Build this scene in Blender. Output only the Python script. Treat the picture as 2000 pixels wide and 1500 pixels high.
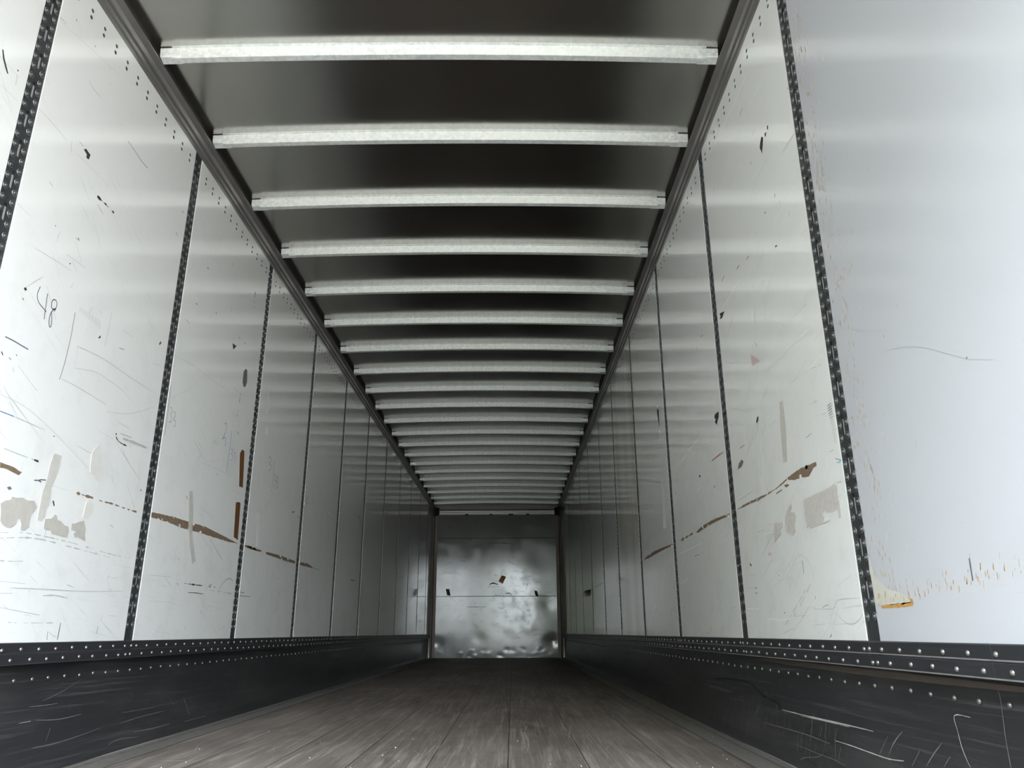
import bpy, bmesh, math, random
from mathutils import Vector, Matrix

SC = bpy.context.scene
COL = SC.collection
for _o in list(bpy.data.objects):
    bpy.data.objects.remove(_o)

# ---------------------------------------------------------------- tuning
SKY_LOW, SKY_HIGH = (0.66, 0.71, 0.74), (1.85, 2.03, 2.24)
YARD_NEAR, YARD_FAR = (0.38, 0.375, 0.36), (0.27, 0.268, 0.26)
YARD_SHADE, TREE_COL, TREE_H = (0.10, 0.10, 0.095), (0.06, 0.075, 0.05), 0.40
SKY_STRENGTH = 3.6
EXPOSURE = 2.22
PANEL_WHITE, PANEL_CLEAN_DIM = (0.84, 0.845, 0.82), (0.54, 0.55, 0.575)  # clean panel darker than the rest to offset strong daylight by the opening
GALV_A, GALV_B, GALV_METAL = (0.68, 0.72, 0.70), (0.86, 0.89, 0.86), 0.35
ROOF_A, ROOF_B, ROOF_ROUGH = (0.47, 0.465, 0.44), (0.54, 0.53, 0.50), 0.16
RAIL_COL = (0.33, 0.32, 0.31)
LINER_A, LINER_B = (0.032, 0.033, 0.036), (0.095, 0.096, 0.10)
DECK_A, DECK_B, DECK_C, DECK_D, DECK_S = (0.10, 0.082, 0.070), (0.17, 0.142, 0.122), (0.105, 0.086, 0.074), (0.26, 0.225, 0.198), (0.52, 0.47, 0.42)
FRONT_A, FRONT_B, FRONT_METAL, FRONT_ROUGH = (0.25, 0.26, 0.25), (0.195, 0.205, 0.195), 0.07, 0.10

# ---------------------------------------------------------------- camera
# world: x to the right, y into the trailer, z up from the wooden deck (metres)
CAM_LOC = Vector((0.3137, 0.0, 0.462))
TH, PS, RO = 0.318245, 0.000338, -0.004019
_F = Vector((math.sin(PS), math.cos(PS), 0)); _X = Vector((math.cos(PS), -math.sin(PS), 0)); _Z = Vector((0, 0, 1))
_fwd = _F * math.cos(TH) + _Z * math.sin(TH)
_up = -_F * math.sin(TH) + _Z * math.cos(TH)
_right = _X * math.cos(RO) + _up * math.sin(RO)
_upr = -_X * math.sin(RO) + _up * math.cos(RO)
cam = bpy.data.objects.new('camera', bpy.data.cameras.new('camera'))
COL.objects.link(cam)
cam.matrix_world = Matrix(((_right.x, _upr.x, -_fwd.x, CAM_LOC.x), (_right.y, _upr.y, -_fwd.y, CAM_LOC.y),
                           (_right.z, _upr.z, -_fwd.z, CAM_LOC.z), (0, 0, 0, 1)))
cam.data.sensor_width = 36.0
cam.data.lens = 1473.6 / 2000 * 36.0
cam.data.clip_start = 0.02
SC.camera = cam

# ---------------------------------------------------------------- sky: pale overcast, dark trees low on the left, grey yard below
class NG:
    """small helper to wire node graphs"""
    def __init__(s, tree): s.t = tree; s.n = tree.nodes; s.l = tree.links
    def node(s, kind, **kw):
        n = s.n.new(kind)
        for k, v in kw.items(): setattr(n, k, v)
        return n
    def put(s, sock, v):
        if v is None: return
        if hasattr(v, 'is_output'): s.l.new(v, sock)
        else: sock.default_value = v
    def m(s, op, a, b=None, c=None, clamp=False):
        n = s.node('ShaderNodeMath', operation=op, use_clamp=clamp)
        for i, v in enumerate((a, b, c)): s.put(n.inputs[i], v)
        return n.outputs[0]
    def vm(s, op, a, b=None):
        n = s.node('ShaderNodeVectorMath', operation=op); s.put(n.inputs[0], a)
        if b is not None: s.put(n.inputs[1], b)
        return n.outputs[0]
    def sep(s, v):
        n = s.node('ShaderNodeSeparateXYZ'); s.put(n.inputs[0], v); return n.outputs
    def comb(s, x=0.0, y=0.0, z=0.0):
        n = s.node('ShaderNodeCombineXYZ')
        for i, v in enumerate((x, y, z)): s.put(n.inputs[i], v)
        return n.outputs[0]
    def noise(s, v, scale=5.0, detail=3.0, rough=0.5, dist=0.0):
        n = s.node('ShaderNodeTexNoise'); s.put(n.inputs['Vector'], v)
        for k, x in (('Scale', scale), ('Detail', detail), ('Roughness', rough), ('Distortion', dist)): s.put(n.inputs[k], x)
        return n.outputs[0]
    def vor(s, v, scale=5.0, out='Distance'):
        n = s.node('ShaderNodeTexVoronoi'); s.put(n.inputs['Vector'], v); n.inputs['Scale'].default_value = scale
        return n.outputs[out]
    def white(s, v):
        n = s.node('ShaderNodeTexWhiteNoise', noise_dimensions='3D'); s.put(n.inputs['Vector'], v); return n.outputs[0]
    def ss(s, v, lo, hi, a=0.0, b=1.0):
        n = s.node('ShaderNodeMapRange', interpolation_type='SMOOTHSTEP'); s.put(n.inputs[0], v)
        for i, x in enumerate((lo, hi, a, b)): s.put(n.inputs[i + 1], x)
        return n.outputs[0]
    def mix(s, f, a, b):
        n = s.node('ShaderNodeMix', data_type='RGBA'); s.put(n.inputs[0], f)
        for i, v in ((6, a), (7, b)):
            s.put(n.inputs[i], (*v, 1.0) if isinstance(v, tuple) else v)
        return n.outputs[2]
    def bump(s, h, strength=0.3, dist=0.002):
        n = s.node('ShaderNodeBump'); n.inputs['Strength'].default_value = strength; n.inputs['Distance'].default_value = dist
        s.put(n.inputs['Height'], h); return n.outputs[0]
    def pos(s): return s.node('ShaderNodeNewGeometry').outputs['Position']
    def rot_yz(s, ang, sy, sz, off=0.0):
        """(y, z) wall coordinates turned by ang and scaled: long streaks along y'"""
        x, y, z = s.sep(s.pos())
        c, q = math.cos(ang), math.sin(ang)
        u = s.m('ADD', s.m('MULTIPLY', y, c), s.m('MULTIPLY', z, q))
        v = s.m('SUBTRACT', s.m('MULTIPLY', z, c), s.m('MULTIPLY', y, q))
        return s.comb(s.m('ADD', s.m('MULTIPLY', u, sy), off), s.m('MULTIPLY', v, sz), s.m('SIGN', x))

w = bpy.data.worlds.new('overcast_sky'); SC.world = w; w.use_nodes = True
g = NG(w.node_tree); g.n.clear()
d = g.node('ShaderNodeTexCoord').outputs['Generated']
dx, dy, dz = g.sep(d)
sky = g.mix(g.ss(dz, 0.0, 0.8), SKY_LOW, SKY_HIGH)
yard = g.mix(g.ss(dz, -0.7, -0.1), YARD_NEAR, YARD_FAR)
yard = g.mix(g.ss(dx, 0.0, -0.12), yard, YARD_SHADE)
col = g.mix(g.ss(dz, -0.015, 0.015), yard, sky)
tree_top = g.m('ADD', TREE_H, g.m('MULTIPLY', g.noise(d, 9.0, 5.0), 0.22))
tree = g.m('MULTIPLY', g.ss(g.m('SUBTRACT', tree_top, dz), -0.01, 0.02), g.ss(dz, -0.20, -0.15))
tree = g.m('MULTIPLY', tree, g.ss(dx, -0.015, -0.035))
col = g.mix(tree, col, TREE_COL)
bg = g.node('ShaderNodeBackground'); g.put(bg.inputs[0], col); bg.inputs[1].default_value = SKY_STRENGTH
g.l.new(bg.outputs[0], g.node('ShaderNodeOutputWorld').inputs[0])

SC.view_settings.view_transform = 'Standard'
SC.view_settings.look = 'None'
SC.view_settings.gamma = 1.0
SC.view_settings.use_curve_mapping = False
SC.view_settings.exposure = EXPOSURE
SC.cycles.use_denoising = True
SC.cycles.max_bounces = 16
SC.cycles.diffuse_bounces = 8
SC.cycles.glossy_bounces = 8
SC.cycles.sample_clamp_indirect = 6.0

# ---------------------------------------------------------------- knocks, scrapes and writing on the side walls
MARKS = [  # side, kind, width in mm (0 = filled outline), points (y, z) on the wall
('L','blk',0,[(2.402,2.183),(2.415,2.195),(2.447,2.191),(2.443,2.167),(2.426,2.163),(2.425,2.177)]),
('L','blk',3,[(2.369,2.194),(2.397,2.191)]),
('L','blue',3,[(2.67,2.414),(2.707,2.412),(2.747,2.408),(2.795,2.403),(2.85,2.406)]),
('L','blkd',9,[(2.536,2.067),(2.574,2.068),(2.6,2.07),(2.626,2.069),(2.664,2.07)]),
('L','blk',5,[(3.183,2.278),(3.208,2.271)]),
('L','blk',6,[(2.332,1.822),(2.338,1.82)]),
('L','blk',7,[(2.471,1.851),(2.48,1.843)]),
('L','blk',5,[(2.343,2.61),(2.35,2.606)]),
('L','gry',6,[(2.454,2.597),(2.464,2.595)]),
('L','blk',9,[(2.0,2.199),(2.005,2.196)]),
('L','blk',10,[(1.922,2.209),(1.935,2.185),(1.952,2.166),(1.965,2.153)]),
('L','gry',5,[(2.12,2.537),(2.142,2.542),(2.169,2.546)]),
('L','blk',5,[(2.212,2.609),(2.221,2.607)]),
('L','gry',2,[(2.124,2.151),(2.203,2.153),(2.299,2.149)]),
('L','gry',2,[(2.134,2.528),(2.529,2.629)]),
('L','gry',3,[(2.35,2.453),(2.396,2.444),(2.439,2.448)]),
('L','gry',2,[(2.131,1.786),(2.206,1.781)]),
('L','gry',2,[(2.369,2.141),(2.613,2.154)]),
('L','gry',2,[(2.589,2.443),(2.617,2.444)]),
('L','gry',2,[(1.946,2.096),(2.029,2.102)]),
('L','gry',4,[(2.004,2.181),(2.008,2.145)]),
('L','gry',3,[(3.453,2.407),(3.556,2.409)]),
('L','blue',4,[(3.209,2.41),(3.229,2.411)]),
('L','pen',4,[(2.323,1.581),(2.317,1.558),(2.319,1.541),(2.333,1.526),(2.357,1.519),(2.379,1.513)]),
('L','pen',4,[(2.367,1.576),(2.37,1.539),(2.376,1.484)]),
('L','pen',4,[(2.421,1.533),(2.427,1.552),(2.426,1.566),(2.415,1.574),(2.402,1.568),(2.398,1.555),(2.402,1.539),(2.413,1.538),(2.425,1.546),(2.411,1.532),(2.403,1.514),(2.403,1.49),(2.41,1.473),(2.417,1.473),(2.419,1.484),(2.415,1.504),(2.406,1.523)]),
('L','pen',3,[(2.538,1.58),(2.539,1.534),(2.54,1.488),(2.535,1.4),(2.528,1.346),(2.522,1.316)]),
('L','pen',4,[(2.21,1.354),(2.248,1.356),(2.286,1.356),(2.329,1.356)]),
('L','gry',3,[(2.329,1.622),(2.289,1.582),(2.254,1.545)]),
('L','blk',0,[(2.245,1.539),(2.254,1.546),(2.263,1.541),(2.254,1.533)]),
('L','blk',0,[(2.448,1.735),(2.457,1.739),(2.457,1.732)]),
('L','blk',0,[(2.709,1.549),(2.721,1.564),(2.726,1.557),(2.716,1.548)]),
('L','blk',0,[(3.186,1.71),(3.195,1.726),(3.206,1.723),(3.193,1.705)]),
('L','blk',0,[(3.483,2.049),(3.512,2.055),(3.51,2.048)]),
('L','blk',0,[(3.74,2.111),(3.762,2.111),(3.756,2.105)]),
('L','blk',0,[(3.567,2.291),(3.586,2.292),(3.584,2.283)]),
('L','gry',9,[(3.414,1.927),(3.46,1.923)]),
('L','blk',0,[(4.023,2.041),(4.088,2.047),(4.044,2.009)]),
('L','blk',0,[(2.546,1.119),(2.558,1.12),(2.554,1.115)]),
('L','blk',6,[(2.247,1.298),(2.259,1.294)]),
('L','blk',6,[(2.277,1.319),(2.282,1.316)]),
('L','blk',7,[(2.208,1.303),(2.218,1.295)]),
('L','blk',6,[(2.249,1.506),(2.257,1.501)]),
('L','gry',2,[(2.296,1.289),(2.397,1.246),(2.417,1.242)]),
('L','gry',2,[(2.243,1.174),(2.365,1.172),(2.487,1.147),(2.635,1.105),(2.801,1.053)]),
('L','gry',3,[(2.533,1.322),(2.609,1.325),(2.738,1.323),(2.841,1.32)]),
('L','gry',2,[(2.59,1.384),(2.733,1.417),(2.836,1.417),(2.948,1.411),(3.029,1.387)]),
('L','gry',2,[(2.849,1.294),(3.004,1.328),(3.111,1.37),(3.223,1.423)]),
('L','gry',3,[(2.586,1.466),(2.762,1.484),(2.984,1.482),(3.204,1.484)]),
('L','gry',2,[(2.253,1.692),(2.378,1.706),(2.472,1.714)]),
('L','gry',3,[(2.425,1.758),(2.548,1.766)]),
('L','gry',3,[(2.872,1.647),(2.966,1.653)]),
('L','gry',3,[(2.495,1.677),(2.483,1.654)]),
('L','gry',2,[(2.593,1.462),(2.597,1.397)]),
('L','gry',3,[(2.771,1.683),(2.768,1.608),(2.765,1.535)]),
('L','gry',4,[(2.635,1.645),(2.622,1.611)]),
('L','blkd',8,[(2.95,1.232),(2.957,1.215),(2.986,1.204),(3.044,1.202)]),
('L','gry',9,[(2.982,1.239),(3.075,1.244)]),
('L','gry',12,[(3.008,1.224),(3.124,1.231),(3.218,1.234)]),
('L','blkd',12,[(2.471,1.016),(2.505,1.015),(2.54,1.013)]),
('L','gryd',6,[(2.31,1.018),(2.389,1.016),(2.471,1.016)]),
('L','pen',4,[(2.492,0.951),(2.515,0.955),(2.53,0.952),(2.519,0.958),(2.556,0.964)]),
('L','blk',0,[(3.213,1.051),(3.225,1.052),(3.222,1.044)]),
('L','blue',3,[(2.26,1.124),(2.293,1.125),(2.327,1.126)]),
('L','gry',3,[(2.327,1.126),(2.389,1.126),(2.494,1.125)]),
('L','pen',3,[(3.34,1.611),(3.346,1.546)]),
('L','pen',3,[(3.357,1.57),(3.363,1.452),(3.366,1.331)]),
('L','pen',3,[(3.382,1.467),(3.397,1.468),(3.402,1.45),(3.396,1.436),(3.405,1.43),(3.41,1.409),(3.389,1.398)]),
('L','pen',3,[(3.419,1.458),(3.438,1.457),(3.443,1.441),(3.429,1.425),(3.454,1.419),(3.457,1.399),(3.448,1.391)]),
('L','blue',4,[(4.047,1.567),(4.067,1.578),(4.081,1.567),(4.077,1.531),(4.046,1.489),(4.046,1.481),(4.067,1.495),(4.088,1.495),(4.093,1.462),(4.087,1.451)]),
('L','blue',4,[(4.165,1.559),(4.163,1.454),(4.156,1.324)]),
('L','blue',3,[(4.182,1.454),(4.206,1.463),(4.211,1.448),(4.195,1.43),(4.222,1.43),(4.224,1.409),(4.2,1.396)]),
('L','blue',3,[(4.233,1.449),(4.255,1.45),(4.251,1.427),(4.27,1.419),(4.258,1.388)]),
('L','blk',5,[(4.243,1.577),(4.264,1.565)]),
('L','blk',5,[(4.262,1.58),(4.281,1.566)]),
('L','smu',0,[(4.243,1.947),(4.271,1.973),(4.299,1.972),(4.315,1.901),(4.299,1.866),(4.266,1.855),(4.244,1.877)]),
('L','blkd',9,[(4.229,1.804),(4.23,1.746),(4.217,1.658)]),
('L','blkd',10,[(4.288,2.489),(4.284,2.427),(4.297,2.366)]),
('L','blk',4,[(3.947,2.219),(3.96,2.204)]),
('L','blk',4,[(3.889,2.487),(3.89,2.46)]),
('L','gry',2,[(3.436,2.286),(3.377,2.17)]),
('L','gry',2,[(3.524,2.362),(3.488,2.225)]),
('L','gry',2,[(3.584,2.175),(3.618,2.03)]),
('L','gry',3,[(3.603,2.374),(3.75,2.378)]),
('L','blk',6,[(4.103,2.109),(4.126,2.108)]),
('L','blk',6,[(4.196,2.114),(4.215,2.11)]),
('L','blk',7,[(3.68,1.105),(3.697,1.091)]),
('L','blk',6,[(4.023,1.284),(4.035,1.277)]),
('L','gry',2,[(3.344,1.715),(3.557,1.739),(3.851,1.747),(4.215,1.773)]),
('L','gry',2,[(3.388,1.517),(3.59,1.634)]),
('L','gry',2,[(3.806,1.298),(4.016,1.306),(4.248,1.315)]),
('L','brn',0,[(2.309,0.973),(2.334,0.972),(2.359,0.972),(2.422,0.964),(2.408,0.951),(2.373,0.955),(2.347,0.958),(2.314,0.956)]),
('L','smu',0,[(2.364,0.904),(2.379,0.91),(2.39,0.903),(2.375,0.897)]),
('L','brnd',9,[(2.728,0.954),(2.774,0.954),(2.809,0.954),(2.881,0.955),(2.933,0.953),(2.998,0.956),(3.066,0.955),(3.153,0.954),(3.213,0.955)]),
('L','blkd',10,[(2.616,0.903),(2.629,0.887)]),
('L','gry',2,[(2.549,0.953),(2.695,0.953)]),
('L','brn',0,[(3.343,0.973),(3.417,0.979),(3.54,0.984),(3.625,0.986),(3.714,0.987),(3.818,0.988),(3.95,0.991),(4.144,0.98),(4.459,0.96),(4.309,0.952),(4.104,0.952),(3.917,0.952),(3.767,0.95),(3.647,0.947),(3.532,0.954),(3.425,0.952),(3.349,0.953)]),
('L','brn',0,[(4.575,0.966),(4.682,0.969),(4.779,0.967),(4.784,0.954),(4.655,0.956)]),
('L','brn',0,[(4.567,0.963),(4.715,0.965),(4.881,0.965),(4.891,0.953),(4.72,0.951),(4.57,0.953)]),
('L','brn',0,[(4.975,0.965),(5.131,0.969),(5.286,0.971),(5.493,0.97),(5.672,0.967),(5.669,0.949),(5.458,0.946),(5.293,0.947),(5.137,0.949),(4.99,0.95)]),
('L','brn',0,[(5.793,0.969),(5.957,0.979),(6.07,0.978),(6.205,0.957),(6.016,0.953),(5.867,0.95),(5.798,0.953)]),
('L','brnd',8,[(6.171,0.96),(6.484,0.957)]),
('L','blkd',6,[(3.787,0.696),(3.933,0.696),(4.184,0.7)]),
('L','gryd',10,[(4.004,0.677),(4.24,0.681),(4.451,0.677)]),
('L','blk',5,[(3.84,0.655),(3.945,0.658),(4.033,0.657)]),
('L','blk',5,[(4.579,0.673),(4.76,0.675)]),
('L','pen',3,[(4.244,0.69),(4.277,0.721),(4.334,0.747),(4.384,0.758),(4.442,0.747)]),
('L','blk',7,[(3.705,0.693),(3.716,0.683)]),
('L','gry',3,[(3.641,0.834),(3.651,0.768)]),
('L','gry',3,[(3.692,0.736),(3.691,0.688)]),
('L','gry',5,[(2.658,0.587),(2.727,0.591),(2.808,0.585)]),
('L','gry',3,[(2.478,0.603),(2.651,0.608),(2.918,0.614),(3.199,0.629)]),
('L','gry',3,[(2.422,0.62),(2.552,0.62)]),
('L','gryd',4,[(2.462,0.499),(2.592,0.498),(2.746,0.5)]),
('L','gryd',5,[(2.403,0.681),(2.453,0.683),(2.516,0.689)]),
('L','gry',4,[(2.434,0.584),(2.492,0.587)]),
('L','gry',5,[(3.067,0.535),(3.064,0.513)]),
('L','smu',6,[(3.046,0.491),(3.047,0.463)]),
('L','smu',5,[(2.723,0.472),(2.728,0.444)]),
('L','smu',7,[(2.792,0.501),(2.791,0.472),(2.79,0.443)]),
('L','gry',4,[(2.448,0.542),(2.659,0.524)]),
('L','gryd',5,[(2.376,0.764),(2.519,0.779),(2.774,0.777),(3.046,0.764),(3.214,0.763)]),
('L','gryd',5,[(2.382,0.747),(2.552,0.767),(2.79,0.761),(3.05,0.751)]),
('L','gry',2,[(3.437,0.601),(3.663,0.602)]),
('L','gry',4,[(3.626,0.715),(3.419,0.708)]),
('L','gry',4,[(4.116,0.541),(4.131,0.465)]),
('L','smu',5,[(4.036,0.577),(4.038,0.557)]),
('L','gry',3,[(4.571,0.697),(4.675,0.697)]),
('L','blk',5,[(4.587,0.693),(4.647,0.691)]),
('L','gry',4,[(3.679,0.466),(3.685,0.436)]),
('L','wht',0,[(4.699,1.964),(4.713,1.986),(4.733,1.945),(4.784,1.926),(4.784,1.879),(4.723,1.817),(4.701,1.82),(4.717,1.882),(4.691,1.92)]),
('L','wht',0,[(4.736,1.731),(4.771,1.735),(4.784,1.704),(4.758,1.684),(4.733,1.697)]),
('L','wht',0,[(4.712,1.181),(4.787,1.187),(4.804,1.12),(4.815,0.979),(4.763,0.978),(4.744,1.08)]),
('L','pen',4,[(4.852,1.56),(4.889,1.569),(4.9,1.548),(4.875,1.522),(4.913,1.518),(4.913,1.493),(4.881,1.478)]),
('L','pen',4,[(4.976,1.567),(4.979,1.449),(4.975,1.355)]),
('L','pen',4,[(4.988,1.468),(5.023,1.479),(5.03,1.459),(5.005,1.44),(5.041,1.436),(5.037,1.411),(5.007,1.397)]),
('L','pen',4,[(5.042,1.468),(5.076,1.474),(5.078,1.455),(5.053,1.435),(5.092,1.434),(5.093,1.407),(5.066,1.394)]),
('L','pen',4,[(5.868,1.473),(5.835,1.464),(5.835,1.447),(5.881,1.449),(5.878,1.427),(5.839,1.418)]),
('L','blk',0,[(5.477,1.3),(5.55,1.313),(5.506,1.294)]),
('L','blkd',8,[(5.63,1.293),(5.677,1.279)]),
('L','gry',8,[(4.68,1.987),(4.697,1.969)]),
('L','gry',10,[(6.286,1.979),(6.35,1.972)]),
('L','blk',9,[(6.951,2.024),(6.993,2.009)]),
('L','gry',5,[(5.329,1.987),(5.323,1.933)]),
('L','gry',6,[(6.219,2.494),(6.286,2.485)]),
('L','blkd',12,[(7.859,1.622),(8.018,1.556),(8.196,1.444)]),
('L','blkd',10,[(8.196,1.444),(8.37,1.364)]),
('L','blk',14,[(7.673,0.961),(7.883,0.967)]),
('L','blk',10,[(8.539,0.977),(8.57,0.943)]),
('L','blk',10,[(6.055,1.594),(6.057,1.586)]),
('L','blk',10,[(7.424,2.034),(7.444,2.026)]),
('L','blk',12,[(12.033,1.344),(12.04,1.25)]),
('L','blk',9,[(6.631,1.012),(6.65,1.01)]),
('L','wht',6,[(6.034,2.114),(6.242,2.118)]),
('L','wht',6,[(6.51,1.461),(6.807,1.453)]),
('L','gry',5,[(8.814,1.296),(9.342,1.295)]),
('R','blk',0,[(2.471,2.279),(2.457,2.265),(2.468,2.238),(2.487,2.213),(2.494,2.234),(2.503,2.248),(2.493,2.264)]),
('R','blk',0,[(2.437,2.269),(2.419,2.26),(2.431,2.248),(2.439,2.256)]),
('R','blk',0,[(2.405,2.278),(2.392,2.27),(2.4,2.257),(2.408,2.264)]),
('R','gry',5,[(2.357,2.255),(2.375,2.25)]),
('R','blk',7,[(2.176,2.267),(2.186,2.265)]),
('R','blk',7,[(2.409,1.986),(2.42,1.977)]),
('R','blk',0,[(2.477,1.806),(2.462,1.804),(2.447,1.793),(2.471,1.799)]),
('R','blk',9,[(2.521,1.979),(2.534,1.978)]),
('R','blk',8,[(2.609,2.26),(2.622,2.256)]),
('R','gryd',7,[(2.565,2.538),(2.602,2.534),(2.639,2.533)]),
('R','blk',7,[(2.641,2.54),(2.675,2.536)]),
('R','gry',3,[(2.308,2.083),(2.245,2.085),(2.169,2.077)]),
('R','gry',4,[(2.29,2.081),(2.173,2.076)]),
('R','gry',3,[(2.827,2.319),(2.825,2.365),(2.745,2.37)]),
('R','gry',3,[(2.443,2.16),(2.56,2.155),(2.695,2.124)]),
('R','wht',3,[(2.545,2.631),(2.783,2.643),(3.137,2.672)]),
('R','wht',3,[(2.405,2.483),(2.651,2.496)]),
('R','wht',4,[(2.198,1.908),(2.447,1.892)]),
('R','gry',3,[(2.269,2.61),(2.321,2.594)]),
('R','gry',2,[(2.694,1.959),(2.607,1.955)]),
('R','gry',4,[(1.461,1.64),(1.468,1.634)]),
('R','gry',3,[(1.353,1.748),(1.359,1.735)]),
('R','gry',3,[(1.47,1.285),(1.451,1.281),(1.459,1.277)]),
('R','gry',3,[(2.245,1.722),(2.186,1.714)]),
('R','gry',5,[(2.217,1.995),(2.212,1.986)]),
('R','blk',0,[(3.24,1.869),(3.193,1.857),(3.152,1.845),(3.175,1.84),(3.202,1.832),(3.242,1.843),(3.22,1.851)]),
('R','blk',8,[(3.107,2.001),(3.147,1.991)]),
('R','blk',8,[(2.89,1.942),(2.922,1.94)]),
('R','blk',7,[(2.761,1.918),(2.791,1.917)]),
('R','gry',6,[(2.621,1.739),(2.663,1.741)]),
('R','gry',3,[(2.763,1.703),(2.769,1.652),(2.775,1.586)]),
('R','gry',3,[(2.654,1.706),(2.655,1.64),(2.668,1.576)]),
('R','gry',3,[(2.582,1.717),(2.593,1.649)]),
('R','wht',8,[(2.872,1.385),(2.777,1.398),(2.688,1.407),(2.537,1.387)]),
('R','wht',9,[(2.486,1.401),(2.373,1.4),(2.291,1.396)]),
('R','wht',4,[(3.218,1.877),(3.039,1.875),(2.9,1.88)]),
('R','wht',5,[(2.199,1.281),(2.335,1.276)]),
('R','gry',2,[(2.403,1.488),(2.265,1.482)]),
('R','gry',4,[(2.278,1.488),(2.329,1.482)]),
('R','gryd',4,[(2.223,1.254),(2.351,1.275),(2.5,1.281)]),
('R','gryd',3,[(2.574,1.332),(2.591,1.257)]),
('R','pink',0,[(2.869,1.531),(2.82,1.502),(2.765,1.463),(2.864,1.476)]),
('R','blk',5,[(2.8,1.554),(2.781,1.528)]),
('R','blk',6,[(3.116,1.584),(3.119,1.575)]),
('R','blk',0,[(2.871,1.267),(2.853,1.265),(2.863,1.25),(2.884,1.243),(2.889,1.254)]),
('R','blk',5,[(3.062,1.2),(3.133,1.202)]),
('R','smu',0,[(3.166,1.145),(3.125,1.152),(3.098,1.138),(3.134,1.123),(3.187,1.123)]),
('R','gryd',6,[(3.188,1.119),(3.211,1.093)]),
('R','wht',0,[(2.874,1.167),(2.857,1.191),(2.841,1.19),(2.851,1.143),(2.851,1.067),(2.862,0.966),(2.925,0.978),(2.916,1.031),(2.895,1.041),(2.879,1.101)]),
('R','gry',3,[(3.24,1.334),(3.179,1.305)]),
('R','gryd',4,[(2.357,0.987),(2.301,0.983),(2.219,0.981)]),
('R','gryd',4,[(2.35,1.162),(2.292,1.158)]),
('R','gryd',4,[(2.274,1.104),(2.239,1.103)]),
('R','brn',0,[(3.275,0.962),(3.137,0.966),(2.993,0.964),(2.862,0.96),(2.759,0.961),(2.67,0.97),(2.586,0.979),(2.499,0.982),(2.429,0.978),(2.361,0.975),(2.361,0.962),(2.388,0.962),(2.433,0.942),(2.494,0.951),(2.56,0.954),(2.625,0.969),(2.682,0.963),(2.822,0.955),(2.986,0.952),(3.14,0.957)]),
('R','brn',0,[(2.669,0.956),(2.638,0.956),(2.614,0.948),(2.647,0.945)]),
('R','smu',8,[(2.692,0.945),(2.756,0.942)]),
('R','gry',3,[(3.257,0.997),(3.005,0.998)]),
('R','cyan',0,[(2.217,0.941),(2.181,0.942),(2.176,0.936),(2.196,0.934)]),
('R','smu',4,[(2.218,0.953),(2.175,0.941)]),
('R','brn',0,[(4.025,0.962),(3.882,0.974),(3.72,0.976),(3.601,0.974),(3.373,0.963),(3.374,0.952),(3.494,0.957),(3.635,0.959),(3.757,0.958),(3.888,0.956),(3.975,0.951)]),
('R','brnd',14,[(4.482,0.962),(4.292,0.962),(4.097,0.964)]),
('R','brn',0,[(5.693,0.97),(5.499,0.982),(5.276,0.985),(4.937,0.978),(4.593,0.968),(4.579,0.957),(4.788,0.961),(5.109,0.962),(5.409,0.961),(5.641,0.96)]),
('R','wht',0,[(4.855,1.877),(4.793,1.859),(4.79,1.804),(4.774,1.738),(4.804,1.746),(4.824,1.803)]),
('R','wht',0,[(4.816,1.728),(4.776,1.715),(4.773,1.662),(4.72,1.628),(4.782,1.651),(4.862,1.663),(4.819,1.673)]),
('R','wht',0,[(4.868,1.391),(4.822,1.398),(4.771,1.332),(4.791,1.215),(4.78,1.086),(4.888,1.088),(4.874,1.188),(4.871,1.289)]),
('R','blk',0,[(3.466,1.448),(3.396,1.443),(3.405,1.415),(3.421,1.41),(3.45,1.393),(3.478,1.412),(3.458,1.421),(3.482,1.435)]),
('R','blkd',5,[(3.476,1.419),(3.443,1.387)]),
('R','blk',0,[(3.867,1.232),(3.837,1.23),(3.831,1.218),(3.861,1.221)]),
('R','blk',7,[(3.569,1.125),(3.595,1.118)]),
('R','blk',6,[(3.592,1.346),(3.584,1.341)]),
('R','blk',5,[(4.472,1.247),(4.444,1.237)]),
('R','blk',7,[(5.314,1.34),(5.309,1.335)]),
('R','red',8,[(3.389,1.245),(3.477,1.248),(3.595,1.249)]),
('R','blkd',4,[(4.183,0.847),(3.995,0.842)]),
('R','gryd',4,[(3.78,0.785),(3.661,0.782)]),
('R','blk',5,[(3.926,0.845),(3.914,0.841)]),
('R','wht',5,[(3.259,1.004),(3.003,1.002)]),
('R','wht',5,[(4.463,0.891),(3.91,0.892)]),
('R','wht',6,[(4.358,1.382),(4.059,1.402),(3.726,1.422)]),
('R','wht',4,[(3.937,1.163),(3.815,1.165)]),
('R','wht',4,[(4.478,0.726),(4.288,0.742)]),
('R','gry',2,[(2.732,0.583),(2.706,0.635),(2.67,0.675),(2.622,0.702),(2.585,0.705),(2.535,0.684),(2.508,0.652),(2.495,0.611)]),
('R','pen',4,[(2.581,0.687),(2.579,0.667),(2.581,0.645)]),
('R','blk',0,[(3.155,0.73),(3.137,0.722),(3.131,0.713),(3.151,0.716)]),
('R','blk',5,[(2.828,0.657),(2.822,0.654)]),
('R','blk',6,[(3.115,0.628),(3.099,0.625)]),
('R','blk',6,[(3.117,0.608),(3.098,0.606)]),
('R','gry',3,[(3.226,0.632),(3.1,0.629)]),
('R','gry',3,[(3.176,0.681),(3.084,0.676)]),
('R','blk',8,[(2.812,0.527),(2.805,0.524)]),
('R','gryd',6,[(2.851,0.469),(2.702,0.535),(2.555,0.605)]),
('R','gryd',5,[(2.818,0.472),(2.638,0.549),(2.533,0.609)]),
('R','wht',5,[(3.007,0.504),(2.942,0.506),(2.857,0.501),(2.759,0.504)]),
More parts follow.
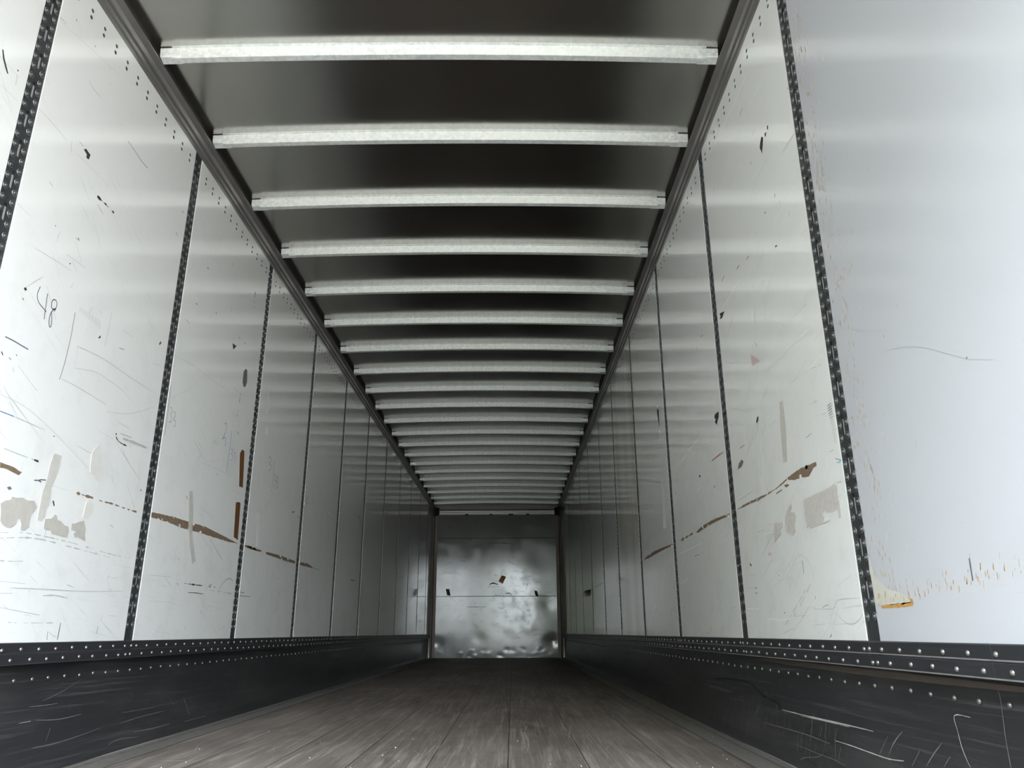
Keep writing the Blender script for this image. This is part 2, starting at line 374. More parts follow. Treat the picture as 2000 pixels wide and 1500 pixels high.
('R','wht',4,[(3.264,0.553),(3.098,0.547)]),
('R','gry',4,[(2.71,0.511),(2.608,0.512)]),
('R','gry',3,[(2.533,0.531),(2.378,0.527),(2.335,0.55),(2.19,0.55)]),
('R','gry',3,[(2.374,0.521),(2.326,0.494),(2.266,0.48),(2.21,0.492),(2.185,0.508)]),
('R','pink',0,[(2.924,0.745),(2.879,0.744),(2.874,0.731),(2.91,0.732)]),
('R','gryd',4,[(3.018,0.837),(2.932,0.832)]),
('R','wht',4,[(2.927,0.818),(2.828,0.812)]),
('R','blk',6,[(2.862,0.845),(2.858,0.841)]),
('R','gry',5,[(2.747,0.749),(2.742,0.742)]),
('R','smu',6,[(2.415,0.452),(2.43,0.444)]),
('R','gry',4,[(3.609,0.95),(3.616,0.929)]),
('R','gry',3,[(3.602,1.054),(3.621,1.001)]),
('R','gryd',4,[(2.23,0.882),(2.195,0.88)]),
('R','gry',5,[(4.984,1.548),(5.1,1.528)]),
('R','blk',5,[(4.412,1.945),(4.386,1.913)]),
('R','blk',6,[(3.551,1.891),(3.59,1.894)]),
('R','blk',5,[(3.676,1.874),(3.708,1.86)]),
('R','blk',9,[(4.713,1.948),(4.681,1.921)]),
('R','blk',7,[(3.853,1.228),(3.839,1.223)]),
('R','wht',0,[(4.842,1.901),(4.793,1.89),(4.786,1.741),(4.825,1.751)]),
('R','brnd',20,[(9.116,0.963),(8.376,0.964)]),
('R','brnd',24,[(13.549,0.965),(11.813,0.963),(10.679,0.971)]),
('R','brnd',24,[(10.605,0.974),(9.685,0.963)]),
('R','smu',0,[(10.49,0.996),(9.655,0.962),(9.68,0.894),(10.372,0.938)]),
('R','brnd',20,[(15.405,0.976),(14.551,0.973)]),
('R','wht',6,[(7.547,2.059),(7.706,1.963)]),
('R','wht',8,[(8.985,1.911),(8.952,1.849)]),
('R','wht',8,[(6.462,2.038),(6.449,1.949)]),
('R','pen',5,[(1.636,0.608),(1.637,0.589),(1.638,0.562)]),
('R','fnt',1.6,[(1.855,1.155),(1.787,1.141),(1.714,1.119),(1.642,1.087),(1.567,1.043),(1.503,1.008),(1.426,0.979)]),
('R','pen',5,[(1.509,1.015),(1.507,1.012)]),
('R','rust',10,[(2.065,0.522),(2.033,0.522),(1.996,0.523),(1.954,0.523),(1.926,0.524),(1.904,0.526),(1.903,0.532),(1.912,0.535)]),
('R','blk',4,[(2.221,1.118),(2.193,1.12)]),
('R','blk',4,[(2.22,1.11),(2.193,1.112)]),
('R','blk',4,[(2.22,1.102),(2.193,1.104)]),
('R','blk',4,[(2.219,1.093),(2.193,1.096)]),
('R','blk',4,[(2.218,1.085),(2.193,1.088)]),
('R','blk',3,[(2.217,1.077),(2.193,1.079)]),
('R','gry',3,[(2.216,1.069),(2.193,1.071)]),
('R','gry',3,[(2.215,1.061),(2.193,1.063)]),
('R','gry',3,[(2.214,1.053),(2.193,1.055)]),
('R','gry',3,[(2.213,1.045),(2.193,1.047)]),
('R','gry',3,[(2.212,1.037),(2.193,1.039)]),
('R','gry',3,[(2.212,1.028),(2.193,1.031)]),
('R','gry',3,[(2.211,1.02),(2.193,1.023)]),
('R','gry',3,[(2.21,1.013),(2.193,1.015)]),
('R','gry',3,[(2.209,1.005),(2.193,1.008)]),
('R','gry',3,[(2.208,0.997),(2.193,1.0)]),
('L','gry',4,[(2.562,1.612),(2.565,1.596)]),
('L','gry',4,[(2.572,1.613),(2.576,1.595)]),
('L','gry',4,[(2.583,1.613),(2.586,1.595)]),
('L','gry',4,[(2.593,1.613),(2.597,1.594)]),
('L','gry',4,[(2.604,1.614),(2.608,1.593)]),
('L','gry',4,[(2.614,1.614),(2.619,1.592)]),
('L','gry',4,[(2.625,1.615),(2.63,1.591)]),
('L','gry',4,[(2.636,1.615),(2.641,1.59)]),
('L','gry',4,[(2.647,1.616),(2.653,1.59)]),
('L','gry',4,[(2.658,1.616),(2.664,1.589)]),
('L','gry',4,[(2.669,1.617),(2.676,1.588)]),
('L','gry',4,[(2.68,1.617),(2.687,1.587)]),
('L','gry',4,[(2.691,1.618),(2.699,1.586)]),
('L','gry',4,[(2.702,1.618),(2.71,1.585)]),
('L','gry',3,[(2.962,1.059),(2.979,1.066)]),
('L','gry',3,[(2.966,1.053),(2.982,1.06)]),
('L','gry',3,[(2.971,1.048),(2.985,1.054)]),
('L','gry',3,[(2.975,1.043),(2.988,1.049)]),
('L','gry',3,[(2.979,1.037),(2.991,1.043)]),
]
STUCK = {
'brown tape A':('L',[(4.327,1.468),(4.356,1.496),(4.392,1.495),(4.413,1.399),(4.432,1.283),(4.372,1.281)]),
'brown tape B':('L',[(4.349,1.182),(4.4,1.192),(4.422,1.188),(4.433,1.08),(4.442,0.978),(4.374,0.988)]),
'clear tape A':('L',[(2.57,1.061),(2.616,1.063),(2.616,1.02),(2.605,0.976),(2.593,0.943),(2.599,0.909),(2.587,0.843),(2.57,0.827),(2.548,0.828),(2.547,0.877),(2.547,0.923),(2.557,0.966),(2.56,1.014)]),
'clear tape B':('L',[(3.699,1.131),(3.743,1.142),(3.782,1.041),(3.805,0.934),(3.849,0.863),(3.885,0.81),(3.847,0.79),(3.791,0.874),(3.748,0.969)]),
'res A':('L',[(2.397,0.88),(2.448,0.886),(2.477,0.881),(2.513,0.886),(2.533,0.868),(2.521,0.85),(2.509,0.841),(2.508,0.82),(2.509,0.798),(2.49,0.785),(2.47,0.785),(2.468,0.803),(2.457,0.818),(2.445,0.814),(2.441,0.799),(2.421,0.786),(2.399,0.784),(2.376,0.79),(2.364,0.8),(2.348,0.85),(2.369,0.863),(2.392,0.869)]),
'res B':('L',[(2.589,0.836),(2.625,0.843),(2.638,0.859),(2.653,0.857),(2.662,0.843),(2.679,0.843),(2.71,0.831),(2.733,0.829),(2.742,0.813),(2.738,0.793),(2.693,0.792),(2.663,0.794),(2.641,0.793),(2.634,0.804),(2.61,0.802),(2.592,0.805)]),
'res C':('L',[(2.75,0.844),(2.789,0.853),(2.826,0.864),(2.847,0.836),(2.859,0.792),(2.824,0.798),(2.784,0.798),(2.775,0.809),(2.788,0.819),(2.753,0.822)]),
'beige A':('L',[(2.803,1.122),(2.835,1.157),(2.856,1.152),(2.88,1.103),(2.901,1.074),(2.891,1.045),(2.884,1.019),(2.859,1.026),(2.836,1.04),(2.811,1.042),(2.803,1.086)]),
'beige B':('L',[(2.822,0.936),(2.859,0.94),(2.875,0.928),(2.874,0.9),(2.851,0.878),(2.816,0.874),(2.817,0.901)]),
'ruler tape':('R',[(2.612,1.25),(2.581,1.246),(2.58,1.162),(2.608,1.029),(2.646,1.034),(2.635,1.144)]),
'big res':('R',[(2.479,0.88),(2.388,0.878),(2.3,0.879),(2.232,0.878),(2.231,0.839),(2.231,0.78),(2.249,0.779),(2.249,0.808),(2.271,0.808),(2.29,0.804),(2.322,0.806),(2.349,0.821),(2.36,0.812),(2.354,0.799),(2.369,0.786),(2.317,0.785),(2.314,0.78),(2.396,0.78),(2.472,0.779),(2.484,0.792),(2.5,0.785),(2.502,0.812),(2.511,0.828),(2.5,0.843),(2.512,0.859),(2.505,0.871)]),
'mid res':('R',[(2.683,0.857),(2.644,0.876),(2.615,0.88),(2.616,0.869),(2.641,0.858),(2.598,0.849),(2.588,0.834),(2.609,0.809),(2.606,0.79),(2.634,0.777),(2.667,0.782),(2.702,0.801),(2.688,0.814),(2.701,0.832)]),
'sml res':('R',[(2.812,0.844),(2.752,0.834),(2.723,0.835),(2.725,0.819),(2.75,0.814),(2.751,0.791),(2.794,0.784),(2.827,0.771),(2.82,0.8)]),
}

# ---------------------------------------------------------------- layout
R = 1.2825                 # half width between the wall panel faces
Y0, YF = -0.30, 15.45       # open rear end, front bulkhead
POST_L = [2.09, 3.307, 4.53, 5.742, 6.945, 8.147, 9.406, 10.68, 11.865, 13.12, 14.353]
POST_R = [2.14, 3.315, 4.586, 5.80, 7.04, 8.203, 9.487, 10.776, 11.98, 13.17, 14.37]
PW = 0.0395                # half width of a post
SCUFF, RAIL = 0.437, 2.790
BOWS = [2.722 + 0.611 * i for i in range(21)]

# ---------------------------------------------------------------- materials
def new_mat(name):
    m = bpy.data.materials.new(name); m.use_nodes = True
    g = NG(m.node_tree); g.n.clear()
    b = g.node('ShaderNodeBsdfPrincipled')
    g.l.new(b.outputs[0], g.node('ShaderNodeOutputMaterial').inputs[0])
    return m, g, b

def simple(name, color, rough=0.5, metal=0.0, var=0.15, scale=40.0, alpha=1.0, spec=0.5):
    m, g, b = new_mat(name)
    n = g.noise(g.pos(), scale, 3.0)
    lo = tuple(c * (1 - var) for c in color); hi = tuple(min(1, c * (1 + var)) for c in color)
    g.put(b.inputs['Base Color'], g.mix(n, lo, hi))
    b.inputs['Roughness'].default_value = rough; b.inputs['Metallic'].default_value = metal
    b.inputs['Alpha'].default_value = alpha; b.inputs['Specular IOR Level'].default_value = spec
    return m

def panel_mat(name, base, dirt=1.0, side=1, rough=0.055, stain=None, bump=0.022):
    m, g, b = new_mat(name)
    x, y, z = g.sep(g.pos())
    low = g.ss(z, 2.4, 0.7, 0.25, 1.0)                       # more knocks low down
    a1, a2 = -0.42, -0.75
    big = g.ss(g.noise(g.pos(), 2.3, 2.0), 0.42, 0.66)
    s1 = g.ss(g.noise(g.rot_yz(a1, 1.6, 55.0), 1.0, 4.0, 0.65), 0.60, 0.74)
    s2 = g.ss(g.noise(g.rot_yz(a2, 2.6, 90.0, 7.0), 1.0, 3.0, 0.6), 0.64, 0.76)
    s3 = g.ss(g.noise(g.rot_yz(-0.03, 3.0, 110.0, 3.0), 1.0, 4.0, 0.6), 0.62, 0.74)
    s3 = g.m('MULTIPLY', s3, g.ss(z, 1.0, 0.5))
    tick = g.ss(g.noise(g.rot_yz(1.5, 9.0, 130.0, 5.0), 1.0, 3.0, 0.6), 0.68, 0.78)
    tick = g.m('MULTIPLY', tick, g.ss(z, 1.2, 0.5))
    mott = g.ss(g.noise(g.pos(), 7.0, 5.0, 0.65), 0.45, 0.8)
    sc = g.m('MAXIMUM', g.m('MAXIMUM', s1, s2), g.m('MAXIMUM', s3, tick))
    sc = g.m('MULTIPLY', g.m('MULTIPLY', sc, low), g.m('ADD', g.m('MULTIPLY', big, 0.8), 0.2))
    grime = g.m('ADD', g.m('MULTIPLY', sc, 0.55 * dirt), g.m('MULTIPLY', g.m('MULTIPLY', mott, low), 0.12 * dirt), clamp=True)
    colr = g.mix(grime, base, (0.20, 0.19, 0.175))
    if stain:
        st = g.ss(g.noise(g.comb(0.0, g.m('MULTIPLY', y, 4.0), g.m('MULTIPLY', z, 0.35)), 1.0, 3.0), 0.3, 0.8)
        colr = g.mix(g.m('MULTIPLY', st, 0.75), colr, stain)
    g.put(b.inputs['Base Color'], colr); b.inputs['Specular IOR Level'].default_value = 0.85
    g.put(b.inputs['Roughness'], g.m('ADD', g.m('MULTIPLY', grime, 0.25), rough))
    h = g.m('ADD', g.noise(g.pos(), 1.7, 2.0), g.m('MULTIPLY', g.noise(g.pos(), 9.0, 2.0), 0.12))
    g.put(b.inputs['Normal'], g.bump(h, bump, 0.02))
    return m

WHITE = PANEL_WHITE
M = {}
M['panel'] = panel_mat('white_wall_lining', WHITE, 1.0)
M['clean'] = panel_mat('clean_dimmed_lining', PANEL_CLEAN_DIM, 0.12, rough=0.14)
M['stained'] = panel_mat('yellowed_white_lining', WHITE, 0.6, stain=(0.55, 0.47, 0.31))
M['skin'] = simple('outer_skin_white', (0.6, 0.6, 0.6), 0.5)
M['galv'], g, b = new_mat('galvanised_steel')
v = g.vor(g.pos(), 70.0, 'Color')
r0 = g.sep(v)[0]
g.put(b.inputs['Base Color'], g.mix(r0, GALV_A, GALV_B))
g.put(b.inputs['Roughness'], g.m('ADD', 0.34, g.m('MULTIPLY', r0, 0.15))); b.inputs['Metallic'].default_value = GALV_METAL
M['post'], g, b = new_mat('dark_galvanised_post')
n1 = g.noise(g.pos(), 35.0, 4.0)
x, y, z = g.sep(g.pos())
wear = g.ss(g.noise(g.comb(x, g.m('MULTIPLY', y, 18.0), g.m('MULTIPLY', z, 60.0)), 1.0, 3.0), 0.6, 0.8)
g.put(b.inputs['Base Color'], g.mix(g.m('MULTIPLY', wear, 0.5), g.mix(n1, (0.040, 0.045, 0.048), (0.085, 0.093, 0.097)), (0.2, 0.21, 0.21)))
b.inputs['Roughness'].default_value = 0.42; b.inputs['Metallic'].default_value = 0.55
M['rivet'] = simple('rivet_steel', (0.19, 0.20, 0.20), 0.36, 0.7, 0.2, 200)
M['rivet_dark'] = simple('shadowed_rivet', (0.11, 0.11, 0.11), 0.4, 0.6, 0.2, 200)  # dark tone stands in for shadow on the rivets below the top rail
M['rivet_bright'] = simple('bright_rivet', (0.29, 0.285, 0.27), 0.36, 0.75, 0.15, 200)
M['slot_dark'] = simple('slot_shadow_steel', (0.012, 0.012, 0.013), 0.6)
M['slot_back'] = simple('slot_backing', (0.36, 0.365, 0.35), 0.5)
# roof sheet
M['roof'], g, b = new_mat('roof_aluminium_sheet')
n1 = g.noise(g.pos(), 3.0, 4.0, 0.6)
sc = g.ss(g.noise(g.pos(), 60.0, 2.0), 0.72, 0.8)
g.put(b.inputs['Base Color'], g.mix(g.m('MULTIPLY', sc, 0.15), g.mix(n1, ROOF_A, ROOF_B), (0.5, 0.5, 0.5)))
b.inputs['Metallic'].default_value = 1.0
g.put(b.inputs['Roughness'], g.m('ADD', ROOF_ROUGH, g.m('MULTIPLY', n1, 0.06)))
M['rail'] = simple('aluminium_top_rail', RAIL_COL, 0.42, 0.75, 0.18, 9)
M['rail_gap'] = simple('dark_rail_groove', (0.012, 0.012, 0.013), 0.7, 0.0)  # near-black tone for the groove face of the rail
# dark scuff liner: long horizontal scrapes over black painted metal
M['liner'], g, b = new_mat('black_scuff_liner')
x, y, z = g.sep(g.pos())
l1 = g.ss(g.noise(g.rot_yz(-0.015, 1.1, 60.0), 1.0, 5.0, 0.7), 0.5, 0.78)
l2 = g.ss(g.noise(g.rot_yz(0.03, 3.0, 210.0, 4.0), 1.0, 3.0, 0.6), 0.63, 0.76)
l3 = g.ss(g.noise(g.rot_yz(1.35, 9.0, 160.0, 2.0), 1.0, 2.0, 0.6), 0.67, 0.78)
blot = g.noise(g.rot_yz(0.0, 1.5, 6.0), 1.0, 4.0, 0.6)
c0 = g.mix(l1, LINER_A, LINER_B)
c0 = g.mix(g.m('MULTIPLY', g.ss(blot, 0.45, 0.75), 0.45), c0, (0.105, 0.10, 0.098))
c0 = g.mix(g.m('MULTIPLY', l2, 0.45), c0, (0.20, 0.20, 0.20))
c0 = g.mix(g.m('MULTIPLY', l3, 0.35), c0, (0.22, 0.22, 0.21))
g.put(b.inputs['Base Color'], c0)
b.inputs['Metallic'].default_value = 0.2
g.put(b.inputs['Roughness'], g.m('ADD', 0.33, g.m('MULTIPLY', l1, 0.22)))
g.put(b.inputs['Normal'], g.bump(g.m('ADD', blot, g.m('MULTIPLY', l1, 0.15)), 0.25, 0.01))
M['band'], g, b = new_mat('black_riveted_band')
l1 = g.ss(g.noise(g.rot_yz(0.0, 2.0, 160.0), 1.0, 4.0, 0.7), 0.56, 0.8)
l2 = g.ss(g.noise(g.rot_yz(1.5, 3.0, 60.0, 2.0), 1.0, 4.0, 0.7), 0.6, 0.75)
c0 = g.mix(l1, LINER_A, (0.10, 0.10, 0.10)); c0 = g.mix(g.m('MULTIPLY', l2, 0.4), c0, (0.2, 0.2, 0.2))
g.put(b.inputs['Base Color'], c0); b.inputs['Roughness'].default_value = 0.38; b.inputs['Metallic'].default_value = 0.25
M['worn_edge'] = simple('bare_worn_metal', (0.30, 0.295, 0.28), 0.35, 0.6, 0.3, 25)
M['scratch'] = simple('bare_scratch', (0.20, 0.20, 0.20), 0.45, 0.2, 0.3, 60)
M['scratch_glint'] = simple('bright_scratch_glint', (0.55, 0.545, 0.51), 0.4, 0.3, 0.25, 60)  # bare scratches, also the painted highlight along the liner's foot
M['crack'] = simple('dark_crease', (0.006, 0.006, 0.007), 0.6)
M['brown_dirt'] = simple('brown_dust_film', (0.075, 0.058, 0.048), 0.7, 0.0, 0.25, 18)
# laminated hardwood deck
M['deck'], g, b = new_mat('laminated_hardwood_deck')
x, y, z = g.sep(g.pos())
sx = g.m('DIVIDE', x, 0.0288); ix = g.m('FLOOR', sx)
rx = g.white(g.comb(ix, 3.0, 0.0))
iy = g.m('FLOOR', g.m('ADD', g.m('DIVIDE', y, 0.55), g.m('MULTIPLY', rx, 7.0)))
lam = g.white(g.comb(ix, iy, 1.0))
grain = g.noise(g.comb(g.m('MULTIPLY', x, 110.0), g.m('MULTIPLY', y, 2.6), lam), 1.0, 5.0, 0.65)
wornp = g.ss(g.noise(g.comb(g.m('MULTIPLY', x, 1.6), g.m('MULTIPLY', y, 0.8), 0.0), 1.0, 5.0, 0.6), 0.4, 0.68)
c0 = g.mix(lam, DECK_A, DECK_B)
c0 = g.mix(g.ss(grain, 0.38, 0.62), c0, DECK_C)
c0 = g.mix(g.m('MULTIPLY', wornp, 0.45), c0, DECK_D)
streak = g.ss(g.noise(g.comb(g.m('MULTIPLY', x, 26.0), g.m('MULTIPLY', y, 1.1), 8.0), 1.0, 4.0, 0.65), 0.5, 0.72)
c0 = g.mix(g.m('MULTIPLY', streak, g.ss(y, 9.0, 3.0, 0.12, 0.36)), c0, DECK_S)
blk = g.ss(g.noise(g.comb(g.m('MULTIPLY', x, 7.0), g.m('MULTIPLY', y, 0.9), 4.0), 1.0, 6.0, 0.7), 0.55, 0.72)
c0 = g.mix(g.m('MULTIPLY', blk, 0.7), c0, (0.016, 0.014, 0.013))
fx = g.m('FRACT', g.m('DIVIDE', g.m('ADD', x, 1.176), 0.294))
seam = g.m('MAXIMUM', g.ss(fx, 0.012, 0.004), g.ss(fx, 0.988, 0.996))
c0 = g.mix(g.m('MULTIPLY', seam, 0.8), c0, (0.008, 0.007, 0.007))
c2, q2 = math.cos(0.5), math.sin(0.5)
def deck_scr(ang, sl, sw, off, lo, hi):
    c, q = math.cos(ang), math.sin(ang)
    u = g.m('ADD', g.m('MULTIPLY', x, c), g.m('MULTIPLY', y, q)); vv = g.m('SUBTRACT', g.m('MULTIPLY', y, c), g.m('MULTIPLY', x, q))
    return g.ss(g.noise(g.comb(g.m('MULTIPLY', u, sl), g.m('MULTIPLY', vv, sw), off), 1.0, 3.0, 0.55), lo, hi)
scr = g.m('MAXIMUM', deck_scr(1.52, 1.6, 75.0, 1.0, 0.66, 0.74), g.m('MAXIMUM', deck_scr(1.25, 2.0, 70.0, 5.0, 0.68, 0.76), deck_scr(1.85, 1.8, 80.0, 9.0, 0.68, 0.76)))
scr = g.m('MAXIMUM', scr, deck_scr(0.05, 2.0, 26.0, 13.0, 0.70, 0.78))
scr = g.m('MULTIPLY', scr, g.ss(y, 8.0, 3.0, 0.25, 1.0))
c0 = g.mix(g.m('MULTIPLY', scr, 0.75), c0, DECK_S)
g.put(b.inputs['Base Color'], c0)
g.put(b.inputs['Roughness'], g.m('ADD', 0.45, g.m('MULTIPLY', grain, 0.3))); b.inputs['Specular IOR Level'].default_value = 0.3
g.put(b.inputs['Normal'], g.bump(g.m('SUBTRACT', g.m('MULTIPLY', grain, 0.4), seam), 0.35, 0.004))
M['sill'] = simple('grey_metal_sill', (0.20, 0.185, 0.165), 0.5, 0.3, 0.35, 30)
M['sill_dark'] = simple('sill_recess', (0.035, 0.034, 0.032), 0.6, 0.2, 0.3, 30)
# front bulkhead: glossy, dented
M['front'], g, b = new_mat('front_bulkhead_sheet')
x, y, z = g.sep(g.pos())
s1 = g.ss(g.noise(g.comb(g.m('MULTIPLY', x, 5.0), 0.0, g.m('MULTIPLY', z, 60.0)), 1.0, 4.0, 0.7), 0.60, 0.74)
s2 = g.ss(g.noise(g.comb(g.m('MULTIPLY', x, 9.0), 3.0, g.m('MULTIPLY', z, 14.0)), 1.0, 5.0, 0.7), 0.60, 0.72)
mid = g.m('MULTIPLY', g.ss(z, 0.2, 0.5, 0.6, 1.0), g.ss(z, 2.2, 1.5, 0.3, 1.0))
dk = g.m('MULTIPLY', g.m('MAXIMUM', s1, s2), mid)
gr = g.ss(g.noise(g.pos(), 5.0, 4.0, 0.65), 0.4, 0.75)
c0 = g.mix(g.m('MULTIPLY', gr, 0.35), FRONT_A, FRONT_B)
c0 = g.mix(g.m('MULTIPLY', dk, 0.55), c0, (0.10, 0.10, 0.10))
g.put(b.inputs['Base Color'], c0)
b.inputs['Metallic'].default_value = FRONT_METAL
g.put(b.inputs['Roughness'], g.m('ADD', FRONT_ROUGH, g.m('MULTIPLY', g.m('MAXIMUM', dk, g.m('MULTIPLY', gr, 0.4)), 0.25)))
M['corner'], g, b = new_mat('rust_tinted_corner_metal')
x, y, z = g.sep(g.pos())
rn = g.noise(g.comb(g.m('MULTIPLY', x, 30.0), y, g.m('MULTIPLY', z, 1.2)), 1.0, 4.0)
g.put(b.inputs['Base Color'], g.mix(rn, (0.42, 0.40, 0.38), (0.66, 0.53, 0.45))); b.inputs['Roughness'].default_value = 0.35; b.inputs['Metallic'].default_value = 0.3
M['header'] = simple('front_header_metal', (0.55, 0.53, 0.49), 0.3, 0.6, 0.2, 12)
M['cap'] = simple('black_corner_cap', (0.01, 0.01, 0.012), 0.6)
# surface marks
M['blk'] = simple('black_rubber_scuff', (0.03, 0.03, 0.032), 0.6, 0, 0.4, 90)
M['gry'] = simple('grey_scrape', (0.47, 0.47, 0.46), 0.5, 0, 0.2, 90)
M['smu'] = simple('brown_grey_smudge', (0.17, 0.15, 0.14), 0.6, 0, 0.5, 60)
M['brn'] = simple('exposed_brown_core', (0.20, 0.138, 0.09), 0.75, 0, 0.35, 45)
M['blue'] = simple('blue_pen', (0.06, 0.17, 0.40), 0.5)
M['pen'] = simple('dark_pen', (0.13, 0.13, 0.16), 0.5)
M['fnt'] = simple('faint_grey_line', (0.36, 0.37, 0.39), 0.5)
M['wht'] = simple('peeled_white', (0.74, 0.74, 0.72), 0.45, 0, 0.08, 60)
M['pink'] = simple('pink_smear', (0.58, 0.43, 0.42), 0.5, 0, 0.15, 60)
M['red'] = simple('dull_red_smear', (0.36, 0.12, 0.14), 0.5)
M['cyan'] = simple('pale_cyan_spot', (0.30, 0.52, 0.60), 0.5)
M['rust'] = simple('rust_line', (0.50, 0.27, 0.07), 0.6, 0, 0.25, 60)
M['rusp'] = simple('pale_rust_drip', (0.47, 0.32, 0.15), 0.6, 0, 0.15, 60)
M['rusf'] = simple('faint_rust_film', (0.55, 0.535, 0.465), 0.5, 0, 0.06, 30)
M['tape_brown'] = simple('brown_tape', (0.145, 0.062, 0.018), 0.5, 0, 0.2, 30)
M['tape_clear'] = simple('aged_clear_tape', (0.74, 0.72, 0.66), 0.3, 0, 0.12, 40, alpha=0.5)
M['residue'] = simple('grey_beige_tape_residue', (0.50, 0.475, 0.43), 0.6, 0, 0.16, 35)
M['beige'] = simple('pale_beige_paper_residue', (0.70, 0.69, 0.64), 0.55, 0, 0.06, 40)
M['crinkle'] = simple('crinkled_film_residue', (0.60, 0.565, 0.53), 0.35, 0, 0.16, 70)
M['orange'] = simple('orange_sticker', (0.55, 0.20, 0.012), 0.5, 0, 0.15, 30)
M['dkstick'] = simple('dark_brown_sticker', (0.022, 0.016, 0.014), 0.6, 0, 0.3, 30)
M['crumb'] = simple('pale_crumb', (0.75, 0.74, 0.70), 0.6)

# ---------------------------------------------------------------- mesh helpers
class MB:
    def __init__(s): s.v = []; s.f = []; s.mi = []; s.mats = []
    def mat(s, key):
        if key not in s.mats: s.mats.append(key)
        return s.mats.index(key)
    def face(s, pts, key):
        k = len(s.v); s.v += [tuple(p) for p in pts]; s.f.append(tuple(range(k, k + len(pts)))); s.mi.append(s.mat(key))
    def box(s, a, b, key):
        x0, y0, z0 = a; x1, y1, z1 = b
        P = [(x0, y0, z0), (x1, y0, z0), (x1, y1, z0), (x0, y1, z0), (x0, y0, z1), (x1, y0, z1), (x1, y1, z1), (x0, y1, z1)]
        for q in ((0, 3, 2, 1), (4, 5, 6, 7), (0, 1, 5, 4), (1, 2, 6, 5), (2, 3, 7, 6), (3, 0, 4, 7)): s.face([P[i] for i in q], key)
    def extrude_y(s, prof, y0, y1, key, keys=None, cap=True):
        n = len(prof)
        for i in range(n):
            a, b = prof[i], prof[(i + 1) % n]
            s.face([(a[0], y0, a[1]), (b[0], y0, b[1]), (b[0], y1, b[1]), (a[0], y1, a[1])], keys[i] if keys else key)
        if cap:
            s.face([(p[0], y0, p[1]) for p in prof][::-1], key); s.face([(p[0], y1, p[1]) for p in prof], key)
    def build(s, name, parent=None, origin=None, smooth=False, recalc=True, **props):
        me = bpy.data.meshes.new(name)
        if origin is None:
            if parent is not None: origin = (0, 0, 0)
            else:
                lo = [min(p[i] for p in s.v) for i in range(3)]; hi = [max(p[i] for p in s.v) for i in range(3)]
                origin = ((lo[0] + hi[0]) / 2, (lo[1] + hi[1]) / 2, lo[2])
        me.from_pydata([(p[0] - origin[0], p[1] - origin[1], p[2] - origin[2]) for p in s.v], [], s.f)
        for k in s.mats: me.materials.append(M[k])
        for p, i in zip(me.polygons, s.mi): p.material_index = i; p.use_smooth = smooth
        if recalc:
            bm = bmesh.new(); bm.from_mesh(me)
            bmesh.ops.remove_doubles(bm, verts=bm.verts, dist=1e-6)
            bmesh.ops.recalc_face_normals(bm, faces=bm.faces); bm.to_mesh(me); bm.free()
        o = bpy.data.objects.new(name, me); o.location = origin
        if parent: o.parent = parent
        COL.objects.link(o)
        for k, v in props.items(): o[k] = v
        return o

def empty(name, loc, **props):
    o = bpy.data.objects.new(name, None); o.location = loc; o.empty_display_size = 0.1; COL.objects.link(o)
    for k, v in props.items(): o[k] = v
    return o

rng = random.Random(11)

def rough_poly(pts, amp, step):
    out = []
    n = len(pts)
    for i in range(n):
        a, b = pts[i], pts[(i + 1) % n]
        L = math.hypot(b[0] - a[0], b[1] - a[1]); k = max(1, min(14, int(L / step)))
        for j in range(k):
            t = j / k
            out.append((a[0] + (b[0] - a[0]) * t + (rng.uniform(-amp, amp) if j else 0), a[1] + (b[1] - a[1]) * t + (rng.uniform(-amp, amp) if j else 0)))
    return out

def spline(pts, sub=4):
    if len(pts) < 3: return pts
    P = [pts[0]] + list(pts) + [pts[-1]]; out = []
    for i in range(1, len(P) - 2):
        for j in range(sub):
            t = j / sub
            out.append(tuple(0.5 * (2 * P[i][k] + (P[i + 1][k] - P[i - 1][k]) * t + (2 * P[i - 1][k] - 5 * P[i][k] + 4 * P[i + 1][k] - P[i + 2][k]) * t * t
                             + (3 * P[i][k] - P[i - 1][k] - 3 * P[i + 1][k] + P[i + 2][k]) * t ** 3) for k in (0, 1)))
    out.append(tuple(pts[-1]))
    return out

def strip2d(pts, wd, taper=True, jit=0.15):
    """quads of a thin stroke along pts in a 2-D plane"""
    n = len(pts); L = []; Rr = []
    for i, p in enumerate(pts):
        a = pts[max(0, i - 1)]; b = pts[min(n - 1, i + 1)]
        dx, dy = b[0] - a[0], b[1] - a[1]; q = math.hypot(dx, dy) or 1e-6
        t = i / (n - 1) if n > 1 else 0.5
        k = (0.35 + 0.65 * math.sin(math.pi * min(max(t, 0.03), 0.97)) ** 0.5 if taper else 1.0) * (1 + rng.uniform(-jit, jit))
        h = wd * 0.5 * k
        L.append((p[0] - dy / q * h, p[1] + dx / q * h)); Rr.append((p[0] + dy / q * h, p[1] - dx / q * h))
    return [(L[i], L[i + 1], Rr[i + 1], Rr[i]) for i in range(n - 1)]

def resample(pts, step):
    out = [pts[0]]
    for a, b in zip(pts, pts[1:]):
        L = math.hypot(b[0] - a[0], b[1] - a[1]); k = max(1, int(L / step))
        for j in range(1, k + 1): out.append((a[0] + (b[0] - a[0]) * j / k, a[1] + (b[1] - a[1]) * j / k))
    return out

